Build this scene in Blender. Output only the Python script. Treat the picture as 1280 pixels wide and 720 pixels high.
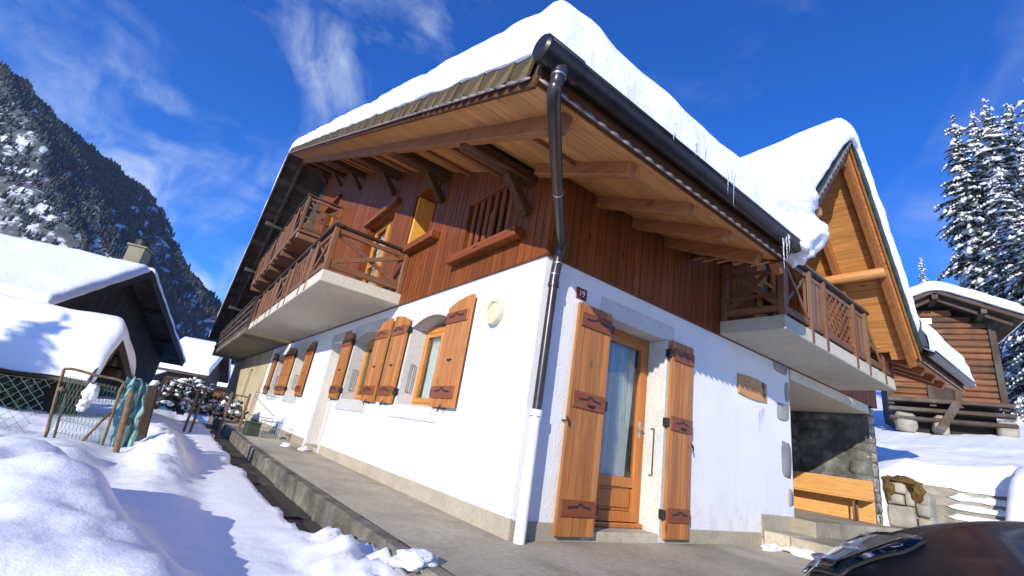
import bpy, bmesh, math, random
from mathutils import Vector, Matrix, noise
random.seed(7)
R_ = math.radians
scene = bpy.context.scene
for o in list(bpy.data.objects): bpy.data.objects.remove(o)
COL = scene.collection

# ------------------------------------------------------------------ camera
CR = Vector((0.78793, -0.59618, 0.15407)); CF = Vector((0.53167, 0.78491, 0.31819))
CC = Vector((-2.7822, -3.5381, 0.8165)); FPX = 565.7
CF.normalize(); CR = (CR - CF * CR.dot(CF)).normalized(); CD = CF.cross(CR)
cam = bpy.data.cameras.new('camera'); camo = bpy.data.objects.new('camera', cam); COL.objects.link(camo)
m3 = Matrix((CR, -CD, -CF)).transposed()
camo.matrix_world = Matrix.Translation(CC) @ m3.to_4x4()
cam.sensor_width = 36.0; cam.lens = FPX / 1280 * 36.0
cam.clip_start = 0.05; cam.clip_end = 9000
scene.camera = camo

def ray(u, v): return CF + CR * ((u - 640) / FPX) + CD * ((v - 360) / FPX)
def on(u, v, axis, val):                      # pixel of the photograph -> point on an axis plane
    r = ray(u, v); i = 'xyz'.index(axis)
    return CC + r * ((val - CC[i]) / r[i])
def at(u, v, dist):                           # pixel -> point at horizontal distance
    r = ray(u, v); return CC + r * (dist / math.hypot(r.x, r.y))

# ------------------------------------------------------------------ light and sky
SUN = Vector((-1.77, -1.0, 0.71)).normalized()
world = bpy.data.worlds.new('World'); scene.world = world; world.use_nodes = True
wn = world.node_tree; wn.nodes.clear()
out = wn.nodes.new('ShaderNodeOutputWorld'); bg = wn.nodes.new('ShaderNodeBackground')
sky = wn.nodes.new('ShaderNodeTexSky'); sky.sky_type = 'NISHITA'; sky.sun_disc = False
sky.sun_elevation = math.asin(SUN.z); sky.sun_rotation = math.atan2(SUN.x, SUN.y) % (2 * math.pi)
sky.altitude = 1200; sky.air_density = 1.0; sky.dust_density = 0.1; sky.ozone_density = 3.0
hs = wn.nodes.new('ShaderNodeHueSaturation'); hs.inputs['Saturation'].default_value = 1.2
wn.links.new(sky.outputs[0], hs.inputs['Color'])
tc = wn.nodes.new('ShaderNodeTexCoord')
def wnoise(scale, detail, rough, dist, mapscale, rot=(0, 0, 0), loc=(0, 0, 0)):
    mp = wn.nodes.new('ShaderNodeMapping'); mp.inputs['Scale'].default_value = mapscale
    mp.inputs['Rotation'].default_value = rot; mp.inputs['Location'].default_value = loc
    wn.links.new(tc.outputs['Generated'], mp.inputs[0])
    n = wn.nodes.new('ShaderNodeTexNoise'); n.inputs['Scale'].default_value = scale
    n.inputs['Detail'].default_value = detail; n.inputs['Roughness'].default_value = rough
    n.inputs['Distortion'].default_value = dist
    wn.links.new(mp.outputs[0], n.inputs['Vector']); return n
def wmath(op, a, b=None, clamp=False):
    n = wn.nodes.new('ShaderNodeMath'); n.operation = op; n.use_clamp = clamp
    for i, v in enumerate((a, b)):
        if v is None: continue
        if isinstance(v, (int, float)): n.inputs[i].default_value = v
        else: wn.links.new(v, n.inputs[i])
    return n.outputs[0]
def wramp(src, a, b):
    r = wn.nodes.new('ShaderNodeMapRange'); r.inputs['From Min'].default_value = a; r.inputs['From Max'].default_value = b
    r.interpolation_type = 'SMOOTHSTEP'; wn.links.new(src, r.inputs['Value']); return r.outputs[0]
n1 = wnoise(2.1, 6, 0.55, 0.6, (1.0, 1.0, 1.5), (0.3, 0.5, 0.4), (0.55, 0.1, 0.3))
n2 = wnoise(6.0, 8, 0.6, 1.2, (1.6, 0.8, 1.2), (0.2, 0.7, 0.9))
cl = wmath('MULTIPLY', wramp(n1.outputs[0], 0.52, 0.74), wramp(n2.outputs[0], 0.25, 0.75))
dotn = wn.nodes.new('ShaderNodeVectorMath'); dotn.operation = 'DOT_PRODUCT'
dotn.inputs[1].default_value = tuple(ray(130, 130).normalized()); wn.links.new(tc.outputs['Generated'], dotn.inputs[0])
west = wramp(dotn.outputs['Value'], 0.55, 0.97)                      # the wisps gather over the mountain
thr = wmath('SUBTRACT', 0.56, wmath('MULTIPLY', west, 0.14))
cl = wmath('MULTIPLY', wmath('MULTIPLY', wmath('SUBTRACT', n1.outputs[0], thr), 4.2, True), wramp(n2.outputs[0], 0.25, 0.75), True)
cl = wmath('MULTIPLY', cl, wmath('ADD', 0.32, wmath('MULTIPLY', west, 0.68)), True)
mx = wn.nodes.new('ShaderNodeMix'); mx.data_type = 'RGBA'
tint = wn.nodes.new('ShaderNodeMix'); tint.data_type = 'RGBA'; tint.blend_type = 'MULTIPLY'; tint.inputs['Factor'].default_value = 1.0
tint.inputs['B'].default_value = (0.46, 1.12, 2.05, 1); wn.links.new(hs.outputs[0], tint.inputs['A'])
wn.links.new(cl, mx.inputs['Factor']); wn.links.new(tint.outputs['Result'], mx.inputs['A'])
mx.inputs['B'].default_value = (6.8, 7.8, 9.0, 1)
wn.links.new(mx.outputs['Result'], bg.inputs['Color'])
bg.inputs['Strength'].default_value = 0.108
wn.links.new(bg.outputs[0], out.inputs['Surface'])
sl = bpy.data.lights.new('sun', 'SUN'); sl.energy = 5.0; sl.angle = R_(0.5); sl.color = (1.0, 0.93, 0.80)
so = bpy.data.objects.new('sun', sl); COL.objects.link(so)
so.rotation_euler = (-SUN).to_track_quat('-Z', 'Y').to_euler(); so.location = (-30, -20, 30)
vs = scene.view_settings; vs.view_transform = 'Standard'; vs.look = 'None'; vs.exposure = 0.24; vs.gamma = 1.0
vs.use_curve_mapping = False
scene.render.resolution_x = 1024; scene.render.resolution_y = 576

# ------------------------------------------------------------------ materials
def newmat(name):
    m = bpy.data.materials.new(name); m.use_nodes = True
    return m, m.node_tree, m.node_tree.nodes['Principled BSDF']
def nd(t, typ, **kw):
    n = t.nodes.new(typ)
    for k, v in kw.items():
        if k in n.inputs: n.inputs[k].default_value = v
        else: setattr(n, k, v)
    return n
def coords(t, scale=(1, 1, 1), rot=(0, 0, 0), src='Object'):
    c = nd(t, 'ShaderNodeTexCoord'); mp = nd(t, 'ShaderNodeMapping')
    mp.inputs['Scale'].default_value = scale; mp.inputs['Rotation'].default_value = rot
    t.links.new(c.outputs[src], mp.inputs[0]); return mp.outputs[0]
def tnoise(t, vec, scale, detail=4, rough=0.55, dist=0.0):
    n = nd(t, 'ShaderNodeTexNoise'); n.inputs['Scale'].default_value = scale; n.inputs['Detail'].default_value = detail
    n.inputs['Roughness'].default_value = rough; n.inputs['Distortion'].default_value = dist
    t.links.new(vec, n.inputs['Vector']); return n.outputs[0]
def ramp(t, fac, stops):
    r = nd(t, 'ShaderNodeValToRGB'); e = r.color_ramp.elements
    while len(e) < len(stops): e.new(0.5)
    for i, (p, c) in enumerate(stops): e[i].position = p; e[i].color = (*c, 1)
    t.links.new(fac, r.inputs[0]); return r.outputs[0]
def mixc(t, fac, a, b, blend='MIX'):
    m = nd(t, 'ShaderNodeMix', data_type='RGBA', blend_type=blend)
    for k, v in (('Factor', fac), ('A', a), ('B', b)):
        s = [i for i in m.inputs if i.name == k and (i.type == ('VALUE' if k == 'Factor' else 'RGBA'))][0]
        if isinstance(v, (int, float)): s.default_value = v
        elif isinstance(v, tuple): s.default_value = (*v, 1)
        else: t.links.new(v, s)
    return [o for o in m.outputs if o.type == 'RGBA'][0]
def mrange(t, src, a, b, c=0.0, d=1.0):
    r = nd(t, 'ShaderNodeMapRange'); r.interpolation_type = 'SMOOTHSTEP'
    for k, v in (('From Min', a), ('From Max', b), ('To Min', c), ('To Max', d)): r.inputs[k].default_value = v
    t.links.new(src, r.inputs['Value']); return r.outputs[0]
def bump(t, b, h, strength=0.3, dist=0.02):
    n = nd(t, 'ShaderNodeBump'); n.inputs['Strength'].default_value = strength; n.inputs['Distance'].default_value = dist
    t.links.new(h, n.inputs['Height']); t.links.new(n.outputs[0], b.inputs['Normal'])
def pervar(t, col, lo=0.75, hi=1.2):
    oi = nd(t, 'ShaderNodeObjectInfo'); h = nd(t, 'ShaderNodeHueSaturation')
    r = nd(t, 'ShaderNodeMapRange'); r.inputs['To Min'].default_value = lo; r.inputs['To Max'].default_value = hi
    t.links.new(oi.outputs['Random'], r.inputs['Value']); t.links.new(r.outputs[0], h.inputs['Value'])
    t.links.new(col, h.inputs['Color']); return h.outputs[0]

def wood(name, c1, c2, axis='z', rough=0.5, lo=0.75, hi=1.2, knots=True, weather=None, spec=0.4):
    m, t, b = newmat(name)
    i = 'xyz'.index(axis); sc = [14, 14, 14]; sc[i] = 0.7
    oi = nd(t, 'ShaderNodeObjectInfo')
    v = coords(t, tuple(sc))
    add = nd(t, 'ShaderNodeVectorMath', operation='ADD'); mul = nd(t, 'ShaderNodeVectorMath', operation='SCALE')
    comb = nd(t, 'ShaderNodeCombineXYZ')
    for k in range(3): t.links.new(oi.outputs['Random'], comb.inputs[k])
    t.links.new(comb.outputs[0], mul.inputs[0]); mul.inputs['Scale'].default_value = 37.0
    t.links.new(v, add.inputs[0]); t.links.new(mul.outputs[0], add.inputs[1])
    g = tnoise(t, add.outputs[0], 1.6, 6, 0.6, 0.8)
    col = ramp(t, g, [(0.3, c1), (0.72, c2)])
    fine = tnoise(t, add.outputs[0], 6.0, 3, 0.6)
    col = mixc(t, mrange(t, fine, 0.35, 0.75, 0.0, 0.35), col, tuple(x * 0.45 for x in c1))
    if knots:
        v2 = coords(t, tuple(3.2 if k != i else 1.1 for k in range(3)))
        a2 = nd(t, 'ShaderNodeVectorMath', operation='ADD'); t.links.new(v2, a2.inputs[0]); t.links.new(mul.outputs[0], a2.inputs[1])
        vo = nd(t, 'ShaderNodeTexVoronoi'); vo.inputs['Scale'].default_value = 1.3; t.links.new(a2.outputs[0], vo.inputs['Vector'])
        k_ = mrange(t, vo.outputs['Distance'], 0.03, 0.13, 0.75, 0.0)
        col = mixc(t, k_, col, tuple(x * 0.3 for x in c1))
    if weather:
        w = tnoise(t, coords(t, (1, 1, 1)), 0.9, 5, 0.65)
        col = mixc(t, mrange(t, w, 0.42, 0.66, 0.0, 0.85), col, weather)
    col = pervar(t, col, lo, hi)
    t.links.new(col, b.inputs['Base Color']); b.inputs['Roughness'].default_value = rough
    b.inputs['Specular IOR Level'].default_value = spec
    bump(t, b, g, 0.35, 0.004)
    return m

def plain(name, c, rough=0.5, metal=0.0, var=0.15, scale=8.0, bmp=0.0, spec=0.5):
    m, t, b = newmat(name)
    g = tnoise(t, coords(t), scale, 5, 0.6)
    col = ramp(t, g, [(0.3, tuple(x * (1 - var) for x in c)), (0.7, tuple(min(1, x * (1 + var)) for x in c))])
    t.links.new(col, b.inputs['Base Color']); b.inputs['Roughness'].default_value = rough; b.inputs['Metallic'].default_value = metal
    b.inputs['Specular IOR Level'].default_value = spec
    if bmp: bump(t, b, tnoise(t, coords(t), scale * 6, 4, 0.6), bmp, 0.01)
    return m

M = {}
for ax in 'xyz':
    M['clad_' + ax] = wood('cladding wood ' + ax, (0.14, 0.036, 0.008), (0.285, 0.086, 0.02), ax, 0.5, 0.80, 1.15, spec=0.2)
    M['rail_' + ax] = wood('railing wood ' + ax, (0.15, 0.058, 0.025), (0.30, 0.13, 0.06), ax, 0.55, 0.75, 1.15, weather=(0.19, 0.12, 0.075))
    M['beam_' + ax] = wood('old beam ' + ax, (0.075, 0.032, 0.014), (0.20, 0.085, 0.034), ax, 0.7, 0.7, 1.1, spec=0.15)
    M['raft_' + ax] = wood('rafter ' + ax, (0.24, 0.088, 0.025), (0.42, 0.17, 0.055), ax, 0.5, 0.85, 1.15)
    M['soff_' + ax] = wood('soffit board ' + ax, (0.47, 0.195, 0.05), (0.70, 0.335, 0.11), ax, 0.5, 0.85, 1.12)
    M['old_' + ax] = wood('weathered timber ' + ax, (0.035, 0.022, 0.014), (0.10, 0.06, 0.035), ax, 0.75, 0.6, 1.3, weather=(0.10, 0.09, 0.08))
    M['barn_' + ax] = wood('barn log ' + ax, (0.10, 0.035, 0.012), (0.36, 0.135, 0.042), ax, 0.7, 0.45, 1.25, weather=(0.06, 0.035, 0.022))
M['shut'] = wood('shutter board', (0.36, 0.132, 0.033), (0.58, 0.24, 0.068), 'z', 0.38, 0.78, 1.14)
M['batten_x'] = wood('shutter batten x', (0.20, 0.052, 0.017), (0.27, 0.08, 0.026), 'x', 0.35, 0.9, 1.1, knots=False)
M['batten_y'] = wood('shutter batten y', (0.20, 0.052, 0.017), (0.27, 0.08, 0.026), 'y', 0.35, 0.9, 1.1, knots=False)
M['frame'] = wood('varnished frame', (0.50, 0.19, 0.035), (0.66, 0.28, 0.06), 'z', 0.28, 0.95, 1.06, knots=False)
M['frame_red'] = wood('door wood', (0.44, 0.145, 0.028), (0.58, 0.21, 0.045), 'z', 0.28, 0.95, 1.06, knots=False)
M['bench'] = wood('bench wood', (0.55, 0.28, 0.085), (0.70, 0.39, 0.14), 'y', 0.4, 0.9, 1.08)
M['iron'] = plain('black iron', (0.02, 0.02, 0.02), 0.5, 0.0)
M['gutter'] = plain('dark gutter metal', (0.035, 0.033, 0.034), 0.32, 0.55, 0.3, 5)
M['pipe'] = plain('dark downpipe', (0.055, 0.045, 0.043), 0.30, 0.4, 0.25, 6)
M['whitepipe'] = plain('white plastic pipe', (0.78, 0.78, 0.77), 0.35, 0, 0.03)
M['clamp'] = plain('galvanised clamp', (0.55, 0.55, 0.56), 0.35, 0.9)
M['trim'] = plain('scalloped lead trim', (0.30, 0.24, 0.215), 0.45, 0.5, 0.35, 6)
M['cream'] = plain('cream enamel', (0.60, 0.56, 0.38), 0.3, 0, 0.04)
M['rust'] = plain('rusty fence metal', (0.17, 0.105, 0.055), 0.75, 0.1, 0.45, 18, 0.3)
M['green_wire'] = plain('green wire', (0.13, 0.22, 0.15), 0.5, 0.2, 0.3)
M['net'] = plain('green mesh net', (0.20, 0.36, 0.33), 0.6, 0, 0.35, 14, 0.5)
M['dark'] = plain('unlit interior', (0.02, 0.017, 0.015), 0.9)
M['darkwood'] = plain('dark stained wood core', (0.05, 0.022, 0.012), 0.8)
M['redwall'] = plain('rust red lining', (0.36, 0.055, 0.014), 0.6, 0, 0.1)
M['orange'] = plain('orange varnished board', (0.75, 0.38, 0.07), 0.35, 0, 0.08)
M['paledoor'] = plain('pale door', (0.62, 0.52, 0.45), 0.6, 0, 0.06)
M['sign_brown'] = plain('brown enamel', (0.20, 0.035, 0.014), 0.25, 0, 0.05)
M['sign_white'] = plain('white enamel', (0.85, 0.85, 0.85), 0.3, 0, 0.02)
M['plaque'] = wood('plaque wood', (0.50, 0.24, 0.075), (0.63, 0.33, 0.12), 'x', 0.45, 1, 1, knots=False)
M['carved'] = plain('carved lettering', (0.33, 0.14, 0.04), 0.6, 0, 0.1)
M['leaf_blue'] = plain('painted flower blue', (0.02, 0.035, 0.07), 0.5, 0, 0.1)
M['leaf_green'] = plain('painted stem green', (0.03, 0.10, 0.025), 0.5, 0, 0.1)
M['curtain'] = plain('white curtain', (0.70, 0.74, 0.74), 0.8, 0, 0.05)
M['tyre'] = plain('tyre rubber', (0.02, 0.02, 0.02), 0.8)
M['rim'] = plain('alloy rim', (0.5, 0.5, 0.52), 0.3, 0.9)
M['bin'] = plain('green garden box', (0.035, 0.05, 0.03), 0.6, 0, 0.2)
M['grey_metal'] = plain('grey railing', (0.30, 0.31, 0.32), 0.45, 0.5, 0.15)

def glass(name, tint=(0.9, 0.97, 0.95)):
    m, t, b = newmat(name); b.inputs['Base Color'].default_value = (*tint, 1)
    b.inputs['Transmission Weight'].default_value = 1.0; b.inputs['Roughness'].default_value = 0.0; b.inputs['IOR'].default_value = 1.45
    return m
M['glass'] = glass('window glass')
M['lens'] = glass('headlight lens', (0.95, 0.97, 1.0))

def carpaint():
    m, t, b = newmat('black car paint'); b.inputs['Base Color'].default_value = (0.006, 0.007, 0.011, 1)
    b.inputs['Roughness'].default_value = 0.35; b.inputs['Specular IOR Level'].default_value = 0.1; b.inputs['Coat Weight'].default_value = 0.14; b.inputs['Coat Roughness'].default_value = 0.03
    n = tnoise(t, coords(t), 3, 4); rr = mrange(t, n, 0.3, 0.8, 0.02, 0.12); t.links.new(rr, b.inputs['Coat Roughness'])
    return m
M['paint'] = carpaint()

def plaster():
    m, t, b = newmat('white roughcast plaster')
    v = coords(t); g = tnoise(t, v, 1.1, 5, 0.6)
    col = ramp(t, g, [(0.3, (0.72, 0.725, 0.735)), (0.65, (0.80, 0.80, 0.80))])
    st = tnoise(t, coords(t, (3, 3, 0.35)), 1.6, 4, 0.6)
    col = mixc(t, mrange(t, st, 0.55, 0.8, 0.0, 0.3), col, (0.60, 0.60, 0.58))
    # splash stains low on the wall, streaks elsewhere
    sx = nd(t, 'ShaderNodeSeparateXYZ'); t.links.new(v, sx.inputs[0])
    low = mrange(t, sx.outputs['Z'], 0.15, 0.75, 1.0, 0.0); sp = tnoise(t, v, 5.0, 6, 0.7)
    mm = nd(t, 'ShaderNodeMath', operation='MULTIPLY'); t.links.new(low, mm.inputs[0]); t.links.new(mrange(t, sp, 0.42, 0.72, 0.0, 0.55), mm.inputs[1])
    col = mixc(t, mm.outputs[0], col, (0.50, 0.46, 0.38))
    t.links.new(col, b.inputs['Base Color']); b.inputs['Roughness'].default_value = 0.9; b.inputs['Specular IOR Level'].default_value = 0.2
    vo = nd(t, 'ShaderNodeTexVoronoi'); vo.inputs['Scale'].default_value = 55; t.links.new(v, vo.inputs['Vector'])
    h = tnoise(t, v, 38, 4, 0.65)
    hh = nd(t, 'ShaderNodeMath', operation='ADD'); t.links.new(vo.outputs['Distance'], hh.inputs[0]); t.links.new(h, hh.inputs[1])
    bump(t, b, hh.outputs[0], 0.45, 0.006)
    return m
M['plaster'] = plaster()

def stony(name, c1, c2, c3, scale=1.4, bstr=0.5, rough=0.85):
    m, t, b = newmat(name); v = coords(t)
    g = tnoise(t, v, scale, 7, 0.62, 0.3); col = ramp(t, g, [(0.28, c1), (0.5, c2), (0.74, c3)])
    f = tnoise(t, v, scale * 22, 3, 0.6); col = mixc(t, mrange(t, f, 0.35, 0.8, 0.0, 0.35), col, tuple(x * 0.55 for x in c1))
    col = pervar(t, col, 0.85, 1.12)
    t.links.new(col, b.inputs['Base Color']); b.inputs['Roughness'].default_value = rough; b.inputs['Specular IOR Level'].default_value = 0.3
    bump(t, b, tnoise(t, v, scale * 9, 6, 0.65), bstr, 0.012)
    return m
M['concrete'] = stony('worn concrete', (0.25, 0.215, 0.155), (0.46, 0.405, 0.30), (0.56, 0.50, 0.385), 0.8, 0.35)
# wet patches and grime on the walkway
m = M['concrete']; t = m.node_tree; b = t.nodes['Principled BSDF']; old = b.inputs['Base Color'].links[0].from_socket
w1 = tnoise(t, coords(t, (1, .6, 1)), .55, 6, .7, .8); w2 = tnoise(t, coords(t), 11, 5, .7)
wet = mrange(t, w1, .50, .66, 0.0, 1.0); c_ = mixc(t, wet, old, (0.20, 0.175, 0.13), 'MIX')
mw = nd(t, 'ShaderNodeMath', operation='MULTIPLY'); t.links.new(wet, mw.inputs[0]); mw.inputs[1].default_value = .55
c_ = mixc(t, mw.outputs[0], old, (0.17, 0.145, 0.105)); c_ = mixc(t, mrange(t, w2, .60, .78, 0, .4), c_, (0.66, 0.62, 0.53))
t.links.new(c_, b.inputs['Base Color']); t.links.new(mrange(t, w1, .50, .66, .85, .45), b.inputs['Roughness'])
M['kerb'] = stony('mossy kerb stone', (0.06, 0.055, 0.04), (0.16, 0.145, 0.11), (0.33, 0.30, 0.235), 3.0, 0.8)
M['plinth'] = stony('beige plinth render', (0.33, 0.29, 0.215), (0.40, 0.355, 0.265), (0.46, 0.41, 0.31), 1.6, 0.25)
M['surround'] = stony('grey cement surround', (0.50, 0.50, 0.475), (0.58, 0.58, 0.55), (0.64, 0.64, 0.61), 1.2, 0.2)
M['slab'] = stony('painted concrete slab', (0.50, 0.465, 0.37), (0.57, 0.53, 0.425), (0.62, 0.58, 0.47), 0.8, 0.15)
M['beige'] = stony('stained beige render', (0.28, 0.235, 0.13), (0.50, 0.42, 0.26), (0.56, 0.48, 0.32), 0.55, 0.4)
M['stone'] = stony('grey quoin stone', (0.20, 0.20, 0.195), (0.30, 0.30, 0.29), (0.38, 0.38, 0.365), 3.0, 0.8)
M['shadestone'] = stony('shade toned porch stone', (0.05, 0.055, 0.05), (0.14, 0.14, 0.125), (0.34, 0.33, 0.295), 2.6, 0.9)  # porch shade is put into this tone; the stone itself is paler
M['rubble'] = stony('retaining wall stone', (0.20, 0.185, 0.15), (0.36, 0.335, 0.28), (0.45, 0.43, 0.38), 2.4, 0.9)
M['moss'] = stony('moss', (0.05, 0.045, 0.012), (0.13, 0.075, 0.02), (0.20, 0.12, 0.04), 6, 1.0)
M['asphalt'] = stony('wet gutter stone', (0.035, 0.032, 0.027), (0.075, 0.066, 0.052), (0.13, 0.115, 0.09), 2.0, 0.6, 0.5)
M['tile'] = stony('mossy verge tile', (0.035, 0.029, 0.020), (0.10, 0.074, 0.034), (0.20, 0.145, 0.07), 6, 0.8)
M['slab_old'] = stony('old balcony slab', (0.10, 0.085, 0.05), (0.17, 0.145, 0.095), (0.24, 0.20, 0.14), 1.0, 0.4)  # slab of the old balcony, its shade put into the brown
M['tile_dark'] = stony('dark green verge tile', (0.012, 0.03, 0.027), (0.03, 0.06, 0.052), (0.05, 0.09, 0.08), 3.5, 0.5)
M['roofing'] = plain('roof covering', (0.06, 0.055, 0.05), 0.8)
M['chimney'] = stony('chimney render', (0.20, 0.18, 0.11), (0.27, 0.24, 0.155), (0.33, 0.30, 0.21), 1.5, 0.3)

def snowmat(name, lumps=1.0, tint=(0.87, 0.885, 0.905)):
    m, t, b = newmat(name); v = coords(t)
    b.inputs['Base Color'].default_value = (*tint, 1); b.inputs['Roughness'].default_value = 0.55
    b.inputs['Specular IOR Level'].default_value = 0.25
    a = tnoise(t, v, 7.0, 5, 0.6); c = tnoise(t, v, 60.0, 4, 0.7)
    s = nd(t, 'ShaderNodeMath', operation='MULTIPLY_ADD'); t.links.new(c, s.inputs[0]); s.inputs[1].default_value = 0.22; t.links.new(a, s.inputs[2])
    bump(t, b, s.outputs[0], 0.7 * lumps, 0.05)
    return m
M['snow'] = snowmat('snow', 0.38)
M['snow_soft'] = snowmat('smooth roof snow', 0.6)
M['snow_rough'] = snowmat('crumbly snow', 1.0)
m, t, b = newmat('ice'); b.inputs['Base Color'].default_value = (0.92, 0.96, 1, 1); b.inputs['Transmission Weight'].default_value = 0.75
b.inputs['Roughness'].default_value = 0.12; b.inputs['IOR'].default_value = 1.31; M['ice'] = m

# ------------------------------------------------------------------ mesh helpers
class MB:
    def __init__(s): s.v = []; s.f = []
    def add(s, vs, fs):
        o = len(s.v); s.v += [tuple(p) for p in vs]; s.f += [tuple(i + o for i in f) for f in fs]; return s
    def box(s, lo, hi):
        x0, y0, z0 = lo; x1, y1, z1 = hi
        return s.add([(x0, y0, z0), (x1, y0, z0), (x1, y1, z0), (x0, y1, z0), (x0, y0, z1), (x1, y0, z1), (x1, y1, z1), (x0, y1, z1)],
                     [(0, 3, 2, 1), (4, 5, 6, 7), (0, 1, 5, 4), (1, 2, 6, 5), (2, 3, 7, 6), (3, 0, 4, 7)])
    def cbox(s, c, ax, h, ch=0.004):
        """chamfered box: centre, three axes, half sizes"""
        c = Vector(c); ax = [Vector(a) for a in ax]; ch = min(ch, 0.45 * min(h)); pts = []; idx = {}
        for sx in (-1, 1):
            for sy in (-1, 1):
                for sz in (-1, 1):
                    sg = (sx, sy, sz)
                    for k in range(3):
                        d = [sg[i] * (h[i] - (0 if i == k else ch)) for i in range(3)]
                        idx[(sg, k)] = len(pts); pts.append(c + ax[0] * d[0] + ax[1] * d[1] + ax[2] * d[2])
        F = []
        for k in range(3):
            a, b_ = [i for i in range(3) if i != k]
            for s_ in (-1, 1):
                q = []
                for (p, r) in ((-1, -1), (1, -1), (1, 1), (-1, 1)):
                    sg = [0, 0, 0]; sg[k] = s_; sg[a] = p; sg[b_] = r; q.append(idx[(tuple(sg), k)])
                F.append(q)
        for k in range(3):
            a, b_ = [i for i in range(3) if i != k]
            for p in (-1, 1):
                for r in (-1, 1):
                    q = []
                    for s_, w in ((-1, a), (1, a), (1, b_), (-1, b_)):
                        sg = [0, 0, 0]; sg[k] = s_; sg[a] = p; sg[b_] = r; q.append(idx[(tuple(sg), w)])
                    F.append(q)
        for sx in (-1, 1):
            for sy in (-1, 1):
                for sz in (-1, 1): F.append([idx[((sx, sy, sz), k)] for k in range(3)])
        # outward orientation
        out = []
        for f in F:
            p = [pts[i] for i in f]; n = (p[1] - p[0]).cross(p[2] - p[0]); cen = sum(p, Vector()) / len(p)
            out.append(f if n.dot(cen - c) > 0 else f[::-1])
        return s.add(pts, out)
    def abox(s, lo, hi, ch=0.004):
        c = [(a + b) / 2 for a, b in zip(lo, hi)]; h = [abs(b - a) / 2 for a, b in zip(lo, hi)]
        return s.cbox(c, ((1, 0, 0), (0, 1, 0), (0, 0, 1)), h, ch)
    def beam(s, p, q, w, h, up=(0, 0, 1), ch=0.006):
        p = Vector(p); q = Vector(q); d = (q - p); L = d.length; d.normalize(); up = Vector(up)
        side = d.cross(up)
        if side.length < 1e-4: side = d.cross(Vector((1, 0, 0)))
        side.normalize(); u = side.cross(d)
        return s.cbox((p + q) / 2, (d, side, u), (L / 2, w / 2, h / 2), ch)
    def prism(s, poly, d):
        """polygon (3D, planar) extruded by vector d"""
        d = Vector(d); n = len(poly); P = [Vector(p) for p in poly]
        nrm = Vector()
        for i in range(n): nrm += P[i].cross(P[(i + 1) % n])
        if nrm.dot(d) > 0: P = P[::-1]
        vs = P + [p + d for p in P]
        return s.add(vs, [tuple(range(n)), tuple(range(2 * n - 1, n - 1, -1))] + [((i + 1) % n, i, n + i, n + (i + 1) % n) for i in range(n)])
    def tube(s, pts, r, n=10, caps=True):
        pts = [Vector(p) for p in pts]; k = len(pts); rr = r if isinstance(r, (list, tuple)) else [r] * k
        prev = None; o = len(s.v); vs = []; fs = []
        for i, p in enumerate(pts):
            d = (pts[min(i + 1, k - 1)] - pts[max(i - 1, 0)]).normalized()
            if prev is None:
                a = d.cross(Vector((0, 0, 1)));
                if a.length < 1e-3: a = d.cross(Vector((1, 0, 0)))
            else: a = prev - d * prev.dot(d)
            a.normalize(); b_ = d.cross(a); prev = a
            for j in range(n):
                t_ = 2 * math.pi * j / n; vs.append(p + (a * math.cos(t_) + b_ * math.sin(t_)) * rr[i])
        for i in range(k - 1):
            for j in range(n):
                j2 = (j + 1) % n; fs.append((i * n + j, i * n + j2, (i + 1) * n + j2, (i + 1) * n + j))
        if caps: fs.append(tuple(range(n - 1, -1, -1))); fs.append(tuple((k - 1) * n + j for j in range(n)))
        return s.add(vs, fs)
    def mesh(s, name, smooth=False):
        me = bpy.data.meshes.new(name); me.from_pydata(s.v, [], s.f); me.update()
        if smooth: me.shade_smooth()
        return me
    def build(s, name, mt, parent=None, smooth=False, autosmooth=None):
        base = Vector((0, 0, 0))
        if parent is not None: base = wloc(parent)
        if base.length > 0: s.v = [(p[0] - base.x, p[1] - base.y, p[2] - base.z) for p in s.v]
        me = s.mesh(name, smooth); me.materials.append(M[mt] if isinstance(mt, str) else mt)
        if autosmooth is not None: me.set_sharp_from_angle(angle=R_(autosmooth))
        o = bpy.data.objects.new(name, me); COL.objects.link(o); o.parent = parent
        return o
def wloc(o):
    v = Vector(o.location)
    while o.parent is not None: o = o.parent; v += Vector(o.location)
    return v
def thing(name, label, cat, loc=(0, 0, 0), group=None):
    o = bpy.data.objects.new(name, None); COL.objects.link(o); o.location = loc; o.empty_display_size = 0.2
    return tag(o, label, cat, group)
def tag(o, label=None, cat=None, group=None, kind=None):
    if label: o['label'] = label
    if cat: o['category'] = cat
    if group: o['group'] = group
    if kind: o['kind'] = kind
    return o
def part(name, parent):                       # a part that only gathers sub-parts
    o = bpy.data.objects.new(name, None); COL.objects.link(o); o.parent = parent; o.empty_display_size = 0.1; return o
def inst(me, name, loc, parent, rot=None, scale=None):
    o = bpy.data.objects.new(name, me); COL.objects.link(o); o.parent = parent
    o.location = Vector(loc) - (wloc(parent) if parent is not None else Vector())
    if rot: o.rotation_euler = rot
    if scale: o.scale = scale
    return o
def fbm(p, octv=4, sc=1.0):
    return noise.fractal(Vector(p) * sc, 0.9, 2.1, octv, noise_basis='PERLIN_ORIGINAL')
def sstep(a, b, x):
    t_ = max(0.0, min(1.0, (x - a) / (b - a))); return t_ * t_ * (3 - 2 * t_)
def lerp(a, b, t_): return a + (b - a) * t_

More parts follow.
